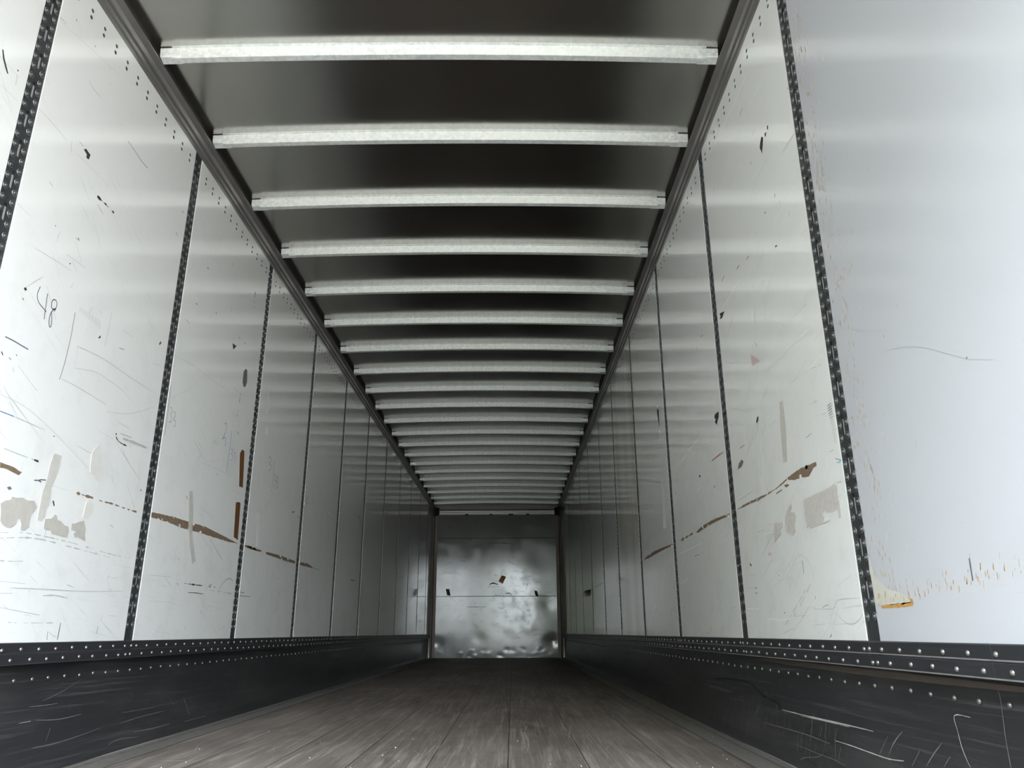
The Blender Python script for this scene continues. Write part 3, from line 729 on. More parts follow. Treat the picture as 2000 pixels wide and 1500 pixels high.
def stroke_quads(kind, wmm, pts):
    """returns [(2-D polygon, material)] for one mark"""
    wd = wmm / 1000.0
    if wmm == 0:
        big = max(p[0] for p in pts) - min(p[0] for p in pts)
        res = [(rough_poly(pts, 0.0014 if kind in ('brn', 'wht') else 0.0011, 0.014), kind)]
        if kind == 'brn' and big > 0.25:                        # flecks of lining left on the torn core
            for _ in range(int(big * 9)):
                i = rng.randrange(len(pts)); a, b = pts[i], pts[(i + len(pts) // 2 + rng.randint(-2, 2)) % len(pts)]
                t = rng.uniform(0.05, 0.3); cx, cy = a[0] + (b[0] - a[0]) * t * 0.35, a[1] + (b[1] - a[1]) * t
                r = rng.uniform(0.003, 0.010)
                res.append(([(cx + r * math.cos(q) * rng.uniform(.6, 1.3) * 1.6, cy + r * math.sin(q) * rng.uniform(.5, 1.2)) for q in [k * 1.047 for k in range(6)]], 'wht2'))
        return res
    if kind.endswith('d') and kind not in ('red',):                # broken, dabbed stroke
        base = kind[:-1]; P = resample(spline(pts), max(0.012, wd * 1.3)); res = []
        i = 0
        while i < len(P) - 1:
            n = rng.randint(1, 3); seg = P[i:i + n + 1]
            if len(seg) > 1 and rng.random() < 0.8:
                res += [(q, base) for q in strip2d(seg, wd * rng.uniform(0.5, 1.2), True, 0.4)]
            i += n + (1 if rng.random() < 0.5 else 0)
        return res
    P = spline(pts) if kind in ('pen', 'blue', 'gry', 'wht', 'rust', 'rusp') else pts
    return [(q, kind) for q in strip2d(P, wd, kind not in ('pen', 'blue'), 0.05 if kind in ('pen', 'blue') else 0.25)]

# ---------------------------------------------------------------- rivet meshes (axis +x)
def rivet_mesh(name, prof, mats, seg=10):
    b = MB()
    for (x0, r0, k0), (x1, r1, k1) in zip(prof, prof[1:]):
        for i in range(seg):
            a0, a1 = 2 * math.pi * i / seg, 2 * math.pi * (i + 1) / seg
            if r1 < 1e-6: b.face([(x0, r0 * math.cos(a0), r0 * math.sin(a0)), (x0, r0 * math.cos(a1), r0 * math.sin(a1)), (x1, 0, 0)], mats[k0])
            else: b.face([(x0, r0 * math.cos(a0), r0 * math.sin(a0)), (x0, r0 * math.cos(a1), r0 * math.sin(a1)), (x1, r1 * math.cos(a1), r1 * math.sin(a1)), (x1, r1 * math.cos(a0), r1 * math.sin(a0))], mats[k0])
    return b
POST_RIVET = rivet_mesh('r', [(0, .0115, 0), (.0018, .0108, 0), (.0018, .0085, 1), (.0004, .0078, 1), (.0006, .0058, 0), (.0035, .0048, 0), (.0048, .002, 0), (.005, 0, 0)], ['rivet', 'post'])
BAND_RIVET = rivet_mesh('r', [(0, .0062, 0), (.0024, .0055, 0), (.0042, .003, 0), (.0046, 0, 0)], ['rivet_bright'], 8)
SHADED_RIVET = rivet_mesh('r', [(0, .0095, 0), (.0007, .0085, 1), (.0022, .0065, 1), (.003, 0, 1)], ['wht', 'rivet_dark'], 8)  # pale rim, dome coloured dark as if in shadow

def stamp(dst, src, x, y, z, sx):
    k = len(dst.v); dst.v += [(x + sx * p[0], y + p[1], z + p[2]) for p in src.v]
    for f, mi in zip(src.f, src.mi): dst.f.append(tuple(i + k for i in f)); dst.mi.append(dst.mat(src.mats[mi]))

PROTO = {}
def rivet_obj(key, src, sx, x, y, z, parent):
    """one rivet as an object of its own (mesh data shared)"""
    if (key, sx) not in PROTO:
        b = MB(); stamp(b, src, 0, 0, 0, sx)
        o = b.build('rivet', parent, (0, 0, 0), smooth=True); PROTO[(key, sx)] = o
    else:
        o = PROTO[(key, sx)].copy(); COL.objects.link(o)
    o.parent = parent; o.location = (x, y, z)
    return o

# ---------------------------------------------------------------- floor
b = MB(); b.box((-1.1775, Y0, -0.035), (1.1775, YF, 0.0), 'deck')
DECK_LINES = [(4, [(-0.845, 3.731), (-0.406, 3.849), (-0.136, 3.778), (0.469, 3.717)], 1), (4, [(-1.076, 5.323), (-0.482, 5.048), (-0.044, 4.351), (0.579, 4.352), (1.10, 4.426)], 1),
 (4, [(0.641, 5.338), (1.125, 5.229)], 1), (5, [(-0.295, 3.273), (0.001, 3.331), (0.37, 3.288)], 1), (4, [(0.811, 3.092), (1.125, 3.131)], 1), (5, [(0.37, 4.014), (0.382, 3.653), (0.365, 3.321)], 1),
 (5, [(0.671, 4.326), (0.68, 3.645), (0.686, 3.154)], 1), (4, [(0.631, 4.708), (0.618, 4.328), (0.562, 3.731)], 1), (3, [(0.159, 4.021), (0.179, 3.659), (0.17, 3.229), (0.213, 2.995)], 1), (5, [(0.844, 3.342), (0.953, 3.273)], 1),
 (6, [(0.232, 13.9), (0.24, 9.0), (0.288, 4.46)], 0), (5, [(0.70, 13.285), (0.614, 5.166)], 0)]
for wmm, pts, br in DECK_LINES:
    for q in strip2d(spline(pts), wmm / 1500, True, 0.4): b.face([(p[0], p[1], 0.0004) for p in q], 'deck_scratch' if br else 'crack')
M['deck_scratch'] = simple('pale_wood_scratch', (0.27, 0.235, 0.205), 0.6, 0, 0.3, 40)
for _ in range(150):
    x0, y0 = rng.uniform(-1.12, 1.12), 2.7 + 6.5 * rng.random() ** 2.2; a = rng.gauss(1.57, 0.35) if rng.random() < 0.75 else rng.gauss(0, 0.3); L = rng.uniform(0.04, 0.35)
    pts = [(x0, y0), (x0 + L * .5 * math.cos(a) + rng.uniform(-.01, .01), y0 + L * .5 * math.sin(a)), (x0 + L * math.cos(a + rng.uniform(-.15, .15)), y0 + L * math.sin(a))]
    if abs(pts[2][0]) < 1.16:
        for q in strip2d(spline(pts), rng.uniform(.0012, .0035), True, 0.3): b.face([(p[0], p[1], 0.0004) for p in q], 'deck_scratch')
b.build('floor', kind='structure')
for k, s in ((1, -1), (2, 1)):
    b = MB()
    for x0, x1, z, key in ((1.181, 1.268, 0.002, 'sill'), (1.274, 1.312, 0.006, 'sill')):
        b.box((min(s * x0, s * x1), Y0, -0.03), (max(s * x0, s * x1), YF, z), key)
    b.box((min(s * 1.176, s * 1.33), Y0, -0.04), (max(s * 1.176, s * 1.33), YF, -0.012), 'sill_dark')
    for _ in range(60):
        y0 = 2.6 + 8 * rng.random() ** 2; x0 = rng.uniform(1.19, 1.262); L = rng.uniform(.05, .4)
        for q in strip2d([(s * x0, y0), (s * (x0 + rng.uniform(-.006, .006)), y0 + L)], rng.uniform(.001, .003)): b.face([(p[0], p[1], 0.0025) for p in q], 'scratch')
    b.build('trim_%d' % k, kind='structure')

# ---------------------------------------------------------------- scuff liners (baseboards)
LINER_STROKES = {-1: [('s', 3, [(2.747, .231), (2.835, .228), (2.919, .228)]), ('s', 2, [(2.817, .243), (2.926, .265), (3.048, .3)]), ('s', 3, [(2.805, .184), (2.937, .173), (3.088, .176)]), ('b', 4, [(2.71, .184), (2.774, .184)]),
  ('s', 5, [(2.897, .149), (2.883, .107)]), ('s', 3, [(3.314, .033), (3.37, .049), (3.473, .048), (3.586, .037)]), ('s', 5, [(3.536, .064), (3.727, .058), (3.887, .059)]), ('s', 3, [(3.401, .111), (3.56, .119), (3.801, .122)]),
  ('b', 4, [(3.931, .029), (4.074, .023), (4.247, .023)]), ('b', 3, [(4.065, .051), (4.341, .05)]), ('s', 4, [(4.272, .071), (4.512, .063)]), ('s', 4, [(3.839, .184), (3.905, .136)]), ('b', 4, [(4.011, .165), (4.108, .079)]),
  ('s', 4, [(4.088, .156), (4.179, .08)]), ('s', 4, [(4.558, .212), (4.71, .08)]), ('s', 4, [(4.782, .216), (4.85, .127)]), ('s', 4, [(4.875, .177), (5.019, .072)]), ('s', 4, [(3.414, .151), (3.698, .147)]), ('s', 3, [(4.03, .16), (4.393, .156)]),
  ('s', 3, [(2.807, .097), (2.981, .095), (3.242, .111)]), ('b', 3, [(2.95, .004), (3.4, .007), (3.9, .006), (4.6, .005)])],  # closing stroke paints the highlight along the liner's foot
 1: [('c', 9, [(3.977, .244), (3.637, .259), (3.4, .256), (3.3, .235), (3.225, .217), (3.095, .209), (3.031, .191)]), ('b', 5, [(3.032, .187), (2.837, .189), (2.614, .193), (2.447, .196), (2.29, .198)]), ('b', 3, [(2.839, .185), (2.615, .19), (2.448, .192)]),
  ('b', 4, [(2.564, .14), (2.465, .141), (2.31, .139), (2.217, .139), (2.137, .146)]), ('b', 3, [(1.795, .282), (1.858, .28), (1.857, .247), (1.852, .215), (1.839, .188), (1.83, .178)]), ('s', 3, [(1.68, .36), (1.67, .336), (1.677, .282), (1.682, .237), (1.683, .11)]),
  ('s', 4, [(2.122, .216), (2.176, .184), (2.213, .152)]), ('s', 4, [(2.207, .195), (2.27, .144)]), ('s', 4, [(1.934, .214), (1.979, .185), (2.027, .15)]), ('s', 4, [(2.046, .182), (2.099, .139)]), ('s', 4, [(1.909, .188), (1.945, .161)]),
  ('s', 3, [(2.935, .085), (2.814, .083), (2.704, .082), (2.602, .083), (2.509, .077)]), ('s', 4, [(3.278, .119), (3.019, .125), (2.799, .129), (2.612, .126)]), ('s', 3, [(2.923, .029), (2.855, .051), (2.735, .07), (2.676, .086)]),
  ('s', 3, [(3.267, .037), (3.083, .037), (2.92, .037)]), ('b', 3, [(3.676, .003), (3.378, .008), (2.961, .008), (2.7, .006)])]}  # here too the closing stroke is a painted highlight at the foot
LINER_STROKES[1] += [('s', rng.choice((2, 3, 4, 5)), [(y0, z0), (y0 + rng.uniform(.015, .04), z0 - rng.uniform(.03, .07))]) for y0, z0 in
                 [(2.5 + 1.6 * i / 90 + rng.uniform(-.02, .02), 0.115 + 0.10 * rng.random() + 0.02 * math.sin(i * .3)) for i in range(90)]
    + [(rng.uniform(3.25, 4.15), rng.uniform(.09, .22)) for i in range(70)]]
for sd, nm in ((-1, 'left'), (1, 'right')):
    base = empty('baseboard_' + nm, (sd * R, 8.0, 0.0), kind='structure')
    inv = Vector((-sd * R, -8.0, 0.0))
    def P(dx): return sd * (R - dx)                   # dx: how far the surface stands in from the wall panels
    def rel(mb): mb.v = [(p[0] + inv[0], p[1] + inv[1], p[2]) for p in mb.v]
    for (z1, z0, dx, lip) in ((0.437, 0.404, 0.0055, 0.0), (0.4025, 0.369, 0.0085, 0.0)):
        b = MB()
        b.extrude_y([(P(-.035), z1), (P(dx - .003), z1), (P(dx), z1 - .003), (P(dx), z0 + .003), (P(dx + .002), z0), (P(-.035), z0)], Y0, YF - 0.1, 'band', ['band', 'band', 'band', 'worn_edge' if sd > 0 else 'band', 'band', 'band'])
        rel(b); b.build('riveted_band', base)
    b = MB()
    for y0, y1 in ((Y0, YF - .1),):
        n = 70
        for i in range(n):
            ya, yb = y0 + (y1 - y0) * i / n, y0 + (y1 - y0) * (i + 1) / n
            zs = [0.0, 0.012, 0.05, 0.12, 0.2, 0.28, 0.345, 0.369]
            def dd(y, z): return -0.030 + 0.003 * math.sin(y * 2.1 + sd) * math.sin(z * 9) + (0.004 if z < .02 else 0)
            for za, zb in zip(zs, zs[1:]):
                b.face([(P(dd(ya, za)), ya, za), (P(dd(yb, za)), yb, za), (P(dd(yb, zb)), yb, zb), (P(dd(ya, zb)), ya, zb)], 'liner')
    for k, wmm, pts in LINER_STROKES[sd]:
        for q in strip2d(spline(pts), wmm / 1300, True, 0.3):
            b.face([(P(dd(p[0], p[1]) + .0012), p[0], p[1]) for p in q], {'s': 'scratch', 'b': 'scratch_glint', 'c': 'crack'}[k])
    if sd > 0:
        for q in strip2d(spline([(1.5, .352), (2.2, .352), (2.7, .354), (3.3, .357)]), 0.018, True, 0.1): b.face([(P(-.0275), p[0], p[1]) for p in q], 'brown_dirt')
    rel(b); b.build('kick_liner', base, recalc=False, smooth=False)
    rows = []
    rr = random.Random(5 + sd)
    for z, dx, off in ((0.416, 0.0055, 0.0), (0.3835, 0.0085, 0.05), (0.319, -0.0285, 0.045)):
        for i in range(141):
            rows.append((2.003 - 0.7 + off + i * 0.0985 + rr.uniform(-.004, .004), z + rr.uniform(-.0015, .0015), dx))
    for py in (POST_L if sd < 0 else POST_R):
        rows.append((py + .02, 0.4165, 0.0055)); rows.append((py - .025, 0.383, 0.0085))
    ymin = 2.45 if sd < 0 else 1.48
    rows = sorted(r for r in rows if r[0] > ymin and r[0] < 15.2)
    for y, z, dx in rows[:100]: rivet_obj('band', BAND_RIVET, -sd, P(dx) + inv[0], y + inv[1], z, base)
    b = MB()
    for y, z, dx in rows[100:]: stamp(b, BAND_RIVET, P(dx), y, z, -sd)
    rel(b); b.build('rivet', base, smooth=True, kind='stuff', label='far rows of small bright rivets along the black scuff liner')

# ---------------------------------------------------------------- side walls: lining panels with their knocks, scrapes and writing
M['wht2'] = M['wht']
for sd, nm, posts in ((-1, 'left', POST_L), (1, 'right', POST_R)):
    wall = empty('wall_' + nm, (sd * R, 8.0, 0.0), kind='structure')
    inv = (-sd * R, -8.0, 0.0)
    def rel(mb): mb.v = [(p[0] + inv[0], p[1] + inv[1], p[2]) for p in mb.v]
    b = MB(); b.box((min(sd * 1.345, sd * 1.375), Y0, -0.04), (max(sd * 1.345, sd * 1.375), YF + .05, 3.02), 'skin'); rel(b); b.build('outer_skin', wall)
    edges = [Y0] + [e for p in posts for e in (p - PW, p + PW)] + [YF - 0.06]
    for i in range(len(edges) // 2):
        ya, yb = edges[2 * i], edges[2 * i + 1]
        key = 'panel'
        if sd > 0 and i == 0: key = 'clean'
        if sd > 0 and i == 4: key = 'stained'
        b = MB(); xf, xb = sd * R, sd * (R + .014)
        ch = .0015
        b.extrude_y([(xb, 0.40), (xf, 0.40), (xf, 2.86), (xb, 2.86)], ya, yb, key)
        def mark(poly, k, lift=.0005): b.face([(sd * (R - lift), p[0], p[1]) for p in poly], k)
        lift = .0004
        for S, kind, wmm, pts in MARKS:
            if (S == 'L') != (sd < 0): continue
            cy = sum(p[0] for p in pts) / len(pts)
            if not ya <= cy <= yb: continue
            pts = [(min(max(p[0], ya + .001), yb - .001), max(p[1], .44)) for p in pts]
            for poly, k in stroke_quads(kind, wmm, pts):
                mark(poly, k, .0004 if k != 'wht2' else .0008)
        r2 = random.Random(100 * i + sd)
        if key != 'clean':                                       # small knocks nobody would trace one by one
            for _ in range(46 if i < 6 else 30):
                y0 = r2.uniform(ya + .03, yb - .1); z0 = 0.46 + 2.1 * r2.random() ** 1.5; t = r2.random()
                if t < .5: a, L, wd = r2.gauss(-.5, .35), r2.uniform(.02, .16), r2.uniform(.001, .0022)
                elif t < .8: a, L, wd = r2.gauss(-1.5, .2), r2.uniform(.015, .07), r2.uniform(.001, .003)
                else: a, L, wd = r2.gauss(0, .15), r2.uniform(.03, .2), r2.uniform(.001, .003)
                if sd > 0: a = -abs(a) if a > -1.2 else a
                k = 'blk' if r2.random() < .13 else ('smu' if r2.random() < .2 else 'gry')
                if k != 'gry': L *= .3
                p2 = (min(y0 + L * math.cos(a), yb - .01), max(z0 + L * math.sin(a), .445))
                for q in strip2d([(y0, z0), ((y0 + p2[0]) / 2 + r2.uniform(-.002, .002), (z0 + p2[1]) / 2 + r2.uniform(-.002, .002)), p2], wd, True, .3): mark(q, k, .0003)
        else:                                                    # rust specks beside the post, dripping line low down
            for _ in range(430):
                band = r2.random()
                z0 = 0.56 + 2.0 * r2.random()
                yc = ya and (2.105 - abs(r2.gauss(0.02, .035)) if band < .35 else 2.02 - r2.gauss(0, .022) - (1.3 - min(z0, 1.3)) * .03)
                yc -= 0.0 if r2.random() < .85 else abs(r2.gauss(0, .16))
                if yc > yb - .006: continue
                L, wd = r2.uniform(.005, .016), r2.uniform(.0024, .0052)
                k = 'rusp' if r2.random() < .75 else 'rust'
                if r2.random() < .25: k = 'smu' if r2.random() < .1 else 'rusf'
                for q in strip2d([(yc, z0), (yc + r2.uniform(-.002, .002), z0 - L)], wd): mark(q, k, .0006)
            for _ in range(75):                                  # drips drawn out in a low band
                t = r2.random() ** 1.3; yc = 2.085 - t * .62; z0 = 0.532 + t * .035 + abs(r2.gauss(0, .022))
                if z0 < .532: continue
                for q in strip2d([(yc, z0), (yc + .002, z0 - r2.uniform(.005, .015))], r2.uniform(.002, .0055)): mark(q, 'rusp' if r2.random() < .7 else 'rust', .0006)
            mark(rough_poly([(2.098, .527), (2.098, .66), (2.075, .60), (2.02, .565), (1.93, .545), (1.91, .527)], .004, .02), 'rusf', .0004)
        npair = 12; zr = (2.725, 2.694)
        pr_y = [ya + .07 + j * (yb - ya - .13) / (npair - 1) for j in range(npair)] if i else [yb - .055 - j * .094 for j in range(12)]
        big = i in (1, 2)
        if not big:
            for py in pr_y:
                for z in zr: stamp(b, SHADED_RIVET, sd * R, py, z, -sd)
        rel(b)
        pan = b.build('wall_panel', wall, recalc=False)
        if i == 0 and sd > 0: pan['label'] = 'clean bluish white wall panel at the open end, speckled with rust'
        if i == 4 and sd > 0: pan['label'] = 'yellowed wall panel with vertical stains'
        if big:
            for py in pr_y:
                for z in zr: rivet_obj('hole', SHADED_RIVET, -sd, sd * R + inv[0], py + inv[1], z, pan)

# ---------------------------------------------------------------- slotted logistics posts
ORD = ['first', 'second', 'third', 'fourth', 'fifth', 'sixth', 'seventh', 'eighth', 'ninth', 'tenth', 'eleventh', 'twelfth', 'thirteenth', 'fourteenth', 'fifteenth', 'sixteenth', 'seventeenth', 'eighteenth', 'nineteenth', 'twentieth', 'twenty-first']
SHEET = [(-.0345,), ]
def post_channel(sd, x, y):
    """face plate with real slots, folded edges and pale backing, in local coordinates"""
    b = MB(); zb, zt = 0.40, 2.80; hw = PW - .001
    X = lambda dx: sd * dx                              # +: outwards, away from the room
    sl, hy = .0305, .0062
    zc = .5735; slots = []
    while zc + sl < zt - .05: slots.append(zc); zc += .1158
    zprev = zb
    for zc in slots:
        z0, z1 = zc - sl - .006, zc + sl + .012
        b.face([(0, -hw, zprev), (0, hw, zprev), (0, hw, z0), (0, -hw, z0)], 'post')
        for a, c in ((-hw, -.014), (.014, hw)): b.face([(0, a, z0), (0, c, z0), (0, c, z1), (0, a, z1)], 'post')
        # outline of the slot: straight with a wider keyhole head
        hole = [(-hy, zc - sl + .004), (-hy * .5, zc - sl), (hy * .5, zc - sl), (hy, zc - sl + .004), (hy, zc + sl - .012), (hy * 1.25, zc + sl - .007), (hy * .8, zc + sl), (-hy * .8, zc + sl), (-hy * 1.25, zc + sl - .007), (-hy, zc + sl - .012)]
        rim = [(-.014, zc - sl + .004), (-.014, z0), (.014, z0), (.014, zc - sl + .004), (.014, zc + sl - .012), (.014, zc + sl - .007), (.014, z1), (-.014, z1), (-.014, zc + sl - .007), (-.014, zc + sl - .012)]
        n = len(hole)
        for i in range(n):
            j = (i + 1) % n
            b.face([(0, *rim[i]), (0, *rim[j]), (0, *hole[j]), (0, *hole[i])], 'post')
            b.face([(0, *hole[i]), (0, *hole[j]), (X(.003), *hole[j]), (X(.003), *hole[i])], 'slot_dark')
        b.face([(X(.003), -hy * 1.25, zc - sl), (X(.003), hy * 1.25, zc - sl), (X(.003), hy * 1.25, zc + sl - .012), (X(.003), -hy * 1.25, zc + sl - .012)], 'slot_back')
        b.face([(X(.003), -hy * 1.25, zc + sl - .012), (X(.003), hy * 1.25, zc + sl - .012), (X(.003), hy * 1.25, zc + sl), (X(.003), -hy * 1.25, zc + sl)], 'slot_dark')
        zprev = z1
    b.face([(0, -hw, zprev), (0, hw, zprev), (0, hw, zt), (0, -hw, zt)], 'post')
    for s in (-1, 1): b.face([(0, s * hw, zb), (0, s * hw, zt), (X(.006), s * hw, zt), (X(.006), s * hw, zb)], 'post')
    b.face([(X(.006), -hw, zb), (X(.006), hw, zb), (X(.006), hw, zt), (X(.006), -hw, zt)], 'post')
    return b

def post_rivets(zt=2.76):
    out = []; z = .499
    while z < zt:
        out += [(.0225, z), (-.0225, z + .0005)]; z += .0386
    return out

RECESS = .0025
for sd, posts, side in ((-1, POST_L, 'left'), (1, POST_R, 'right')):
    for i, py in enumerate(posts):
        x = sd * (R + RECESS)
        if i == 0: lab = 'dark slotted steel post between wall panels, nearest the open end on the %s wall' % side
        elif i == len(posts) - 1: lab = 'dark slotted steel post on the %s wall, closest to the front bulkhead' % side
        elif i < 6: lab = 'dark slotted steel post on the %s wall, %s from the open end' % (side, ORD[i])
        else: lab = 'dark slotted steel post on the %s wall, %s from the front bulkhead' % (side, ORD[len(posts) - 1 - i])
        props = dict(label=lab, category='post', group='slotted posts along the %s wall' % side)
        ch = post_channel(sd, x, py)
        rv = post_rivets()
        if i < 2:
            t = empty('logistics_post', (x, py, .40), **props)
            ch.v = [(p[0], p[1], p[2] - .40) for p in ch.v]
            ch.build('slotted_channel', t, recalc=False)
            if i == 0 and sd < 0: rv = rv[::-1]
            for yy, z in rv[:100]: rivet_obj('post', POST_RIVET, -sd, 0, yy, z - .40, t)
            rest = rv[100:]
            if rest:
                b = MB()
                for yy, z in rest: stamp(b, POST_RIVET, 0, yy, z - .40, -sd)
                b.build('rivet', t, smooth=True, kind='stuff', label='remaining rivets at one end of the post')
        else:
            for yy, z in rv: stamp(ch, POST_RIVET, 0, yy, z, -sd)
            ch.v = [(p[0] + x, p[1] + py, p[2]) for p in ch.v]
            ch.build('logistics_post', None, (x, py, .40), recalc=False, **props)

# ---------------------------------------------------------------- top rails
for k, sd in ((3, -1), (4, 1)):
    prof = [(0, 2.788), (.002, 2.807), (.010, 2.811), (.0125, 2.828), (.005, 2.834), (.006, 2.838), (.018, 2.841), (.023, 2.861), (.046, 2.873), (.046, 2.878), (.004, 2.884), (-.004, 2.96), (-.035, 2.96), (-.035, 2.788)]
    keys = ['rail'] * 4 + ['rail_gap'] + ['rail'] * 9
    b = MB(); b.extrude_y([(sd * (R - a), z) for a, z in prof], Y0, YF - .02, 'rail', keys)
    b.build('trim_%d' % k, kind='structure')

# ---------------------------------------------------------------- roof sheet
def sheet_z(x, y):
    z = 2.929 + .026 * (1 - (x / 1.27) ** 2)
    t = ((y - BOWS[0]) / .611) % 1.0
    bay = math.floor((y - BOWS[0]) / .611); br = random.Random(bay + 40)
    a = br.uniform(.006, .010) if bay > 3 else br.uniform(.005, .008); ph = br.uniform(0, 6); fr = br.uniform(1.5, 3.2)
    sag = math.sin(math.pi * t)
    return z + sag * (a + (.0035 if bay > 6 else .0015) * math.sin(fr * x + ph)) * min(1, (1.27 - abs(x)) * 4)
b = MB()
xs = [-1.275 + 2.55 * i / 40 for i in range(41)]; ny = 300; ys = [Y0 + (YF - Y0) * i / ny for i in range(ny + 1)]
for j in range(ny):
    for i in range(40):
        b.face([(xs[i], ys[j], sheet_z(xs[i], ys[j])), (xs[i + 1], ys[j], sheet_z(xs[i + 1], ys[j])), (xs[i + 1], ys[j + 1], sheet_z(xs[i + 1], ys[j + 1])), (xs[i], ys[j + 1], sheet_z(xs[i], ys[j + 1]))], 'roof')
ceil = b.build('ceiling', None, (0, 8, 2.93), smooth=True, kind='structure')
b = MB(); b.box((-1.375, Y0 - 8, 3.0 - 2.93), (1.375, YF + .05 - 8, 3.02 - 2.93), 'skin'); b.build('outer_skin', ceil)

# ---------------------------------------------------------------- roof bows
def arch(x): return .024 * (1 - (x / 1.24) ** 2)
def bow_meshes():
    b = MB(); n = 24; X0 = 1.185
    prof = [(-.013, .0535), (-.013, .0505), (-.001, .0495), (.003, .001), (.005, 0), (.034, 0), (.036, .001), (.039, .0535)]
    xs = [-X0 + 2 * X0 * i / n for i in range(n + 1)]
    for i in range(n):
        for k in range(len(prof)):
            p, q = prof[k], prof[(k + 1) % len(prof)]
            b.face([(xs[i], p[0], p[1] + arch(xs[i])), (xs[i + 1], p[0], p[1] + arch(xs[i + 1])), (xs[i + 1], q[0], q[1] + arch(xs[i + 1])), (xs[i], q[0], q[1] + arch(xs[i]))], 'galv')
    for s in (0, n): b.face([(xs[s], p[0], p[1] + arch(xs[s])) for p in prof], 'galv')
    clips = []
    for s in (-1, 1):
        c = MB(); pr = [(-.004, .05), (.002, .014), (.006, .010), (.042, .003), (.042, .006), (.010, .016), (.006, .05)]
        for xa, xb in ((1.150, 1.236),):
            for k in range(len(pr)):
                p, q = pr[k], pr[(k + 1) % len(pr)]
                c.face([(s * xa, p[0] - .003, p[1]), (s * xb, p[0] - .003, p[1] - .002), (s * xb, q[0] - .003, q[1] - .002), (s * xa, q[0] - .003, q[1])], 'galv')
            c.face([(s * xa, p[0] - .003, p[1]) for p in pr], 'galv'); c.face([(s * xb, p[0] - .003, p[1] - .002) for p in pr], 'galv')
        clips.append(c)
    return b, clips
bm_, cl_ = bow_meshes()
first = empty('roof_bow', (0, BOWS[0], 2.878))
bm_.build('crossbar', first)
for c in cl_: c.build('end_clip', first)
KIDS = list(first.children)
for i, y in enumerate(BOWS):
    if i == 0: o = first
    else:
        o = first.copy(); COL.objects.link(o)
        for ch in KIDS:
            c = ch.copy(); c.parent = o; COL.objects.link(c)
    o.location = (0, y, 2.878); o.rotation_euler = (0, 0, (.006 if i == 0 else rng.uniform(-.0025, .0035)))
    if i == 0: lab = 'galvanised steel roof bow nearest the open end, brightest and widest under the roof sheet'
    elif i == len(BOWS) - 1: lab = 'thin galvanised roof bow closest to the front bulkhead'
    elif i < 11: lab = 'galvanised steel roof bow across the ceiling, %s from the open end' % ORD[i]
    else: lab = 'thin dim roof bow deep in the trailer, %s from the front bulkhead' % ORD[len(BOWS) - 1 - i]
    o['label'] = lab; o['category'] = 'roof bow'; o['group'] = 'roof bows under the roof sheet'

# ---------------------------------------------------------------- front bulkhead
fw = empty('wall_front', (0, YF, 0), kind='structure')
b = MB(); nx, nz = 60, 70
rd = random.Random(3)
dents = [(rd.uniform(-1.15, 1.15), rd.uniform(.02, .16), rd.uniform(.012, .03), rd.uniform(-.003, .003)) for _ in range(46)]
dents += [(1.08, .30, .10, .008), (-1.12, .26, .08, .006), (1.0, 1.0, .16, .0035), (.62, .55, .12, -.002), (-.35, .35, .10, .002), (.85, 1.9, .3, .004)]
def fy(x, z):
    y = .0016 * math.sin(2.2 * x + 1.0) * math.sin(1.3 * z) + .0005 * math.sin(5 * x + 2 * z)
    for cx, cz, r, a in dents:
        q = ((x - cx) ** 2 + (z - cz) ** 2) / (r * r)
        if q < 6: y += a * math.exp(-q)
    return y
zz = [2.80 * (k / nz) ** 1.25 for k in range(nz + 1)]; xx = [-1.20 + 2.39 * i / nx for i in range(nx + 1)]
for j in range(nz):
    for i in range(nx):
        b.face([(xx[i], fy(xx[i], zz[j]), zz[j]), (xx[i + 1], fy(xx[i + 1], zz[j]), zz[j]), (xx[i + 1], fy(xx[i + 1], zz[j + 1]), zz[j + 1]), (xx[i], fy(xx[i], zz[j + 1]), zz[j + 1])], 'front')
sheet = b.build('bulkhead_sheet', fw, smooth=True)
b = MB()
for zs_ in (2.274, 1.143):
    n = 40
    for i in range(n):
        xa, xb = -1.2 + 2.39 * i / n, -1.2 + 2.39 * (i + 1) / n
        ya_, yb_ = fy(xa, zs_) - .004, fy(xb, zs_) - .004
        b.face([(xa, ya_, zs_ - .005), (xb, yb_, zs_ - .005), (xb, yb_, zs_ + .005), (xa, ya_, zs_ + .005)], 'sill_dark')
        b.face([(xa, ya_ - .001, zs_ + .005), (xb, yb_ - .001, zs_ + .005), (xb, yb_ - .001, zs_ + .009), (xa, ya_ - .001, zs_ + .009)], 'front')
for wmm, pts in ((9, [(-.187, 2.155), (-.004, 2.18), (.258, 2.167), (.336, 2.146)]), (22, [(-.143, 1.371), (-.079, 1.396), (.024, 1.37)]), (14, [(.178, 1.196), (.255, 1.203), (.293, 1.158)]), (10, [(-.052, 1.165), (.076, 1.164)]),
                 (20, [(-.528, 2.235), (-.515, 2.26)]), (16, [(-.96, 2.475), (-.96, 2.50)]), (8, [(-.587, .946), (-.408, .945), (-.204, .944)]), (8, [(.30, 1.936), (.335, 1.859)]), (14, [(.14, 2.47), (.145, 2.41)])):
    for q in strip2d(spline(pts), wmm / 1000, True, .4): b.face([(p[0], fy(*p) - .005, p[1]) for p in q], 'blk')
for _ in range(120):
    x0, z0 = rd.uniform(-1.1, 1.05), .2 + 1.75 * rd.random(); a = rd.gauss(0, .5); L = rd.uniform(.02, .16)
    for q in strip2d([(x0, z0), (x0 + L * math.cos(a), z0 + L * math.sin(a))], rd.uniform(.003, .009), True, .4): b.face([(p[0], fy(*p) - .0045, p[1]) for p in q], 'smu' if rd.random() < .6 else 'sill_dark')
b.build('sheet_joint', fw, recalc=False)
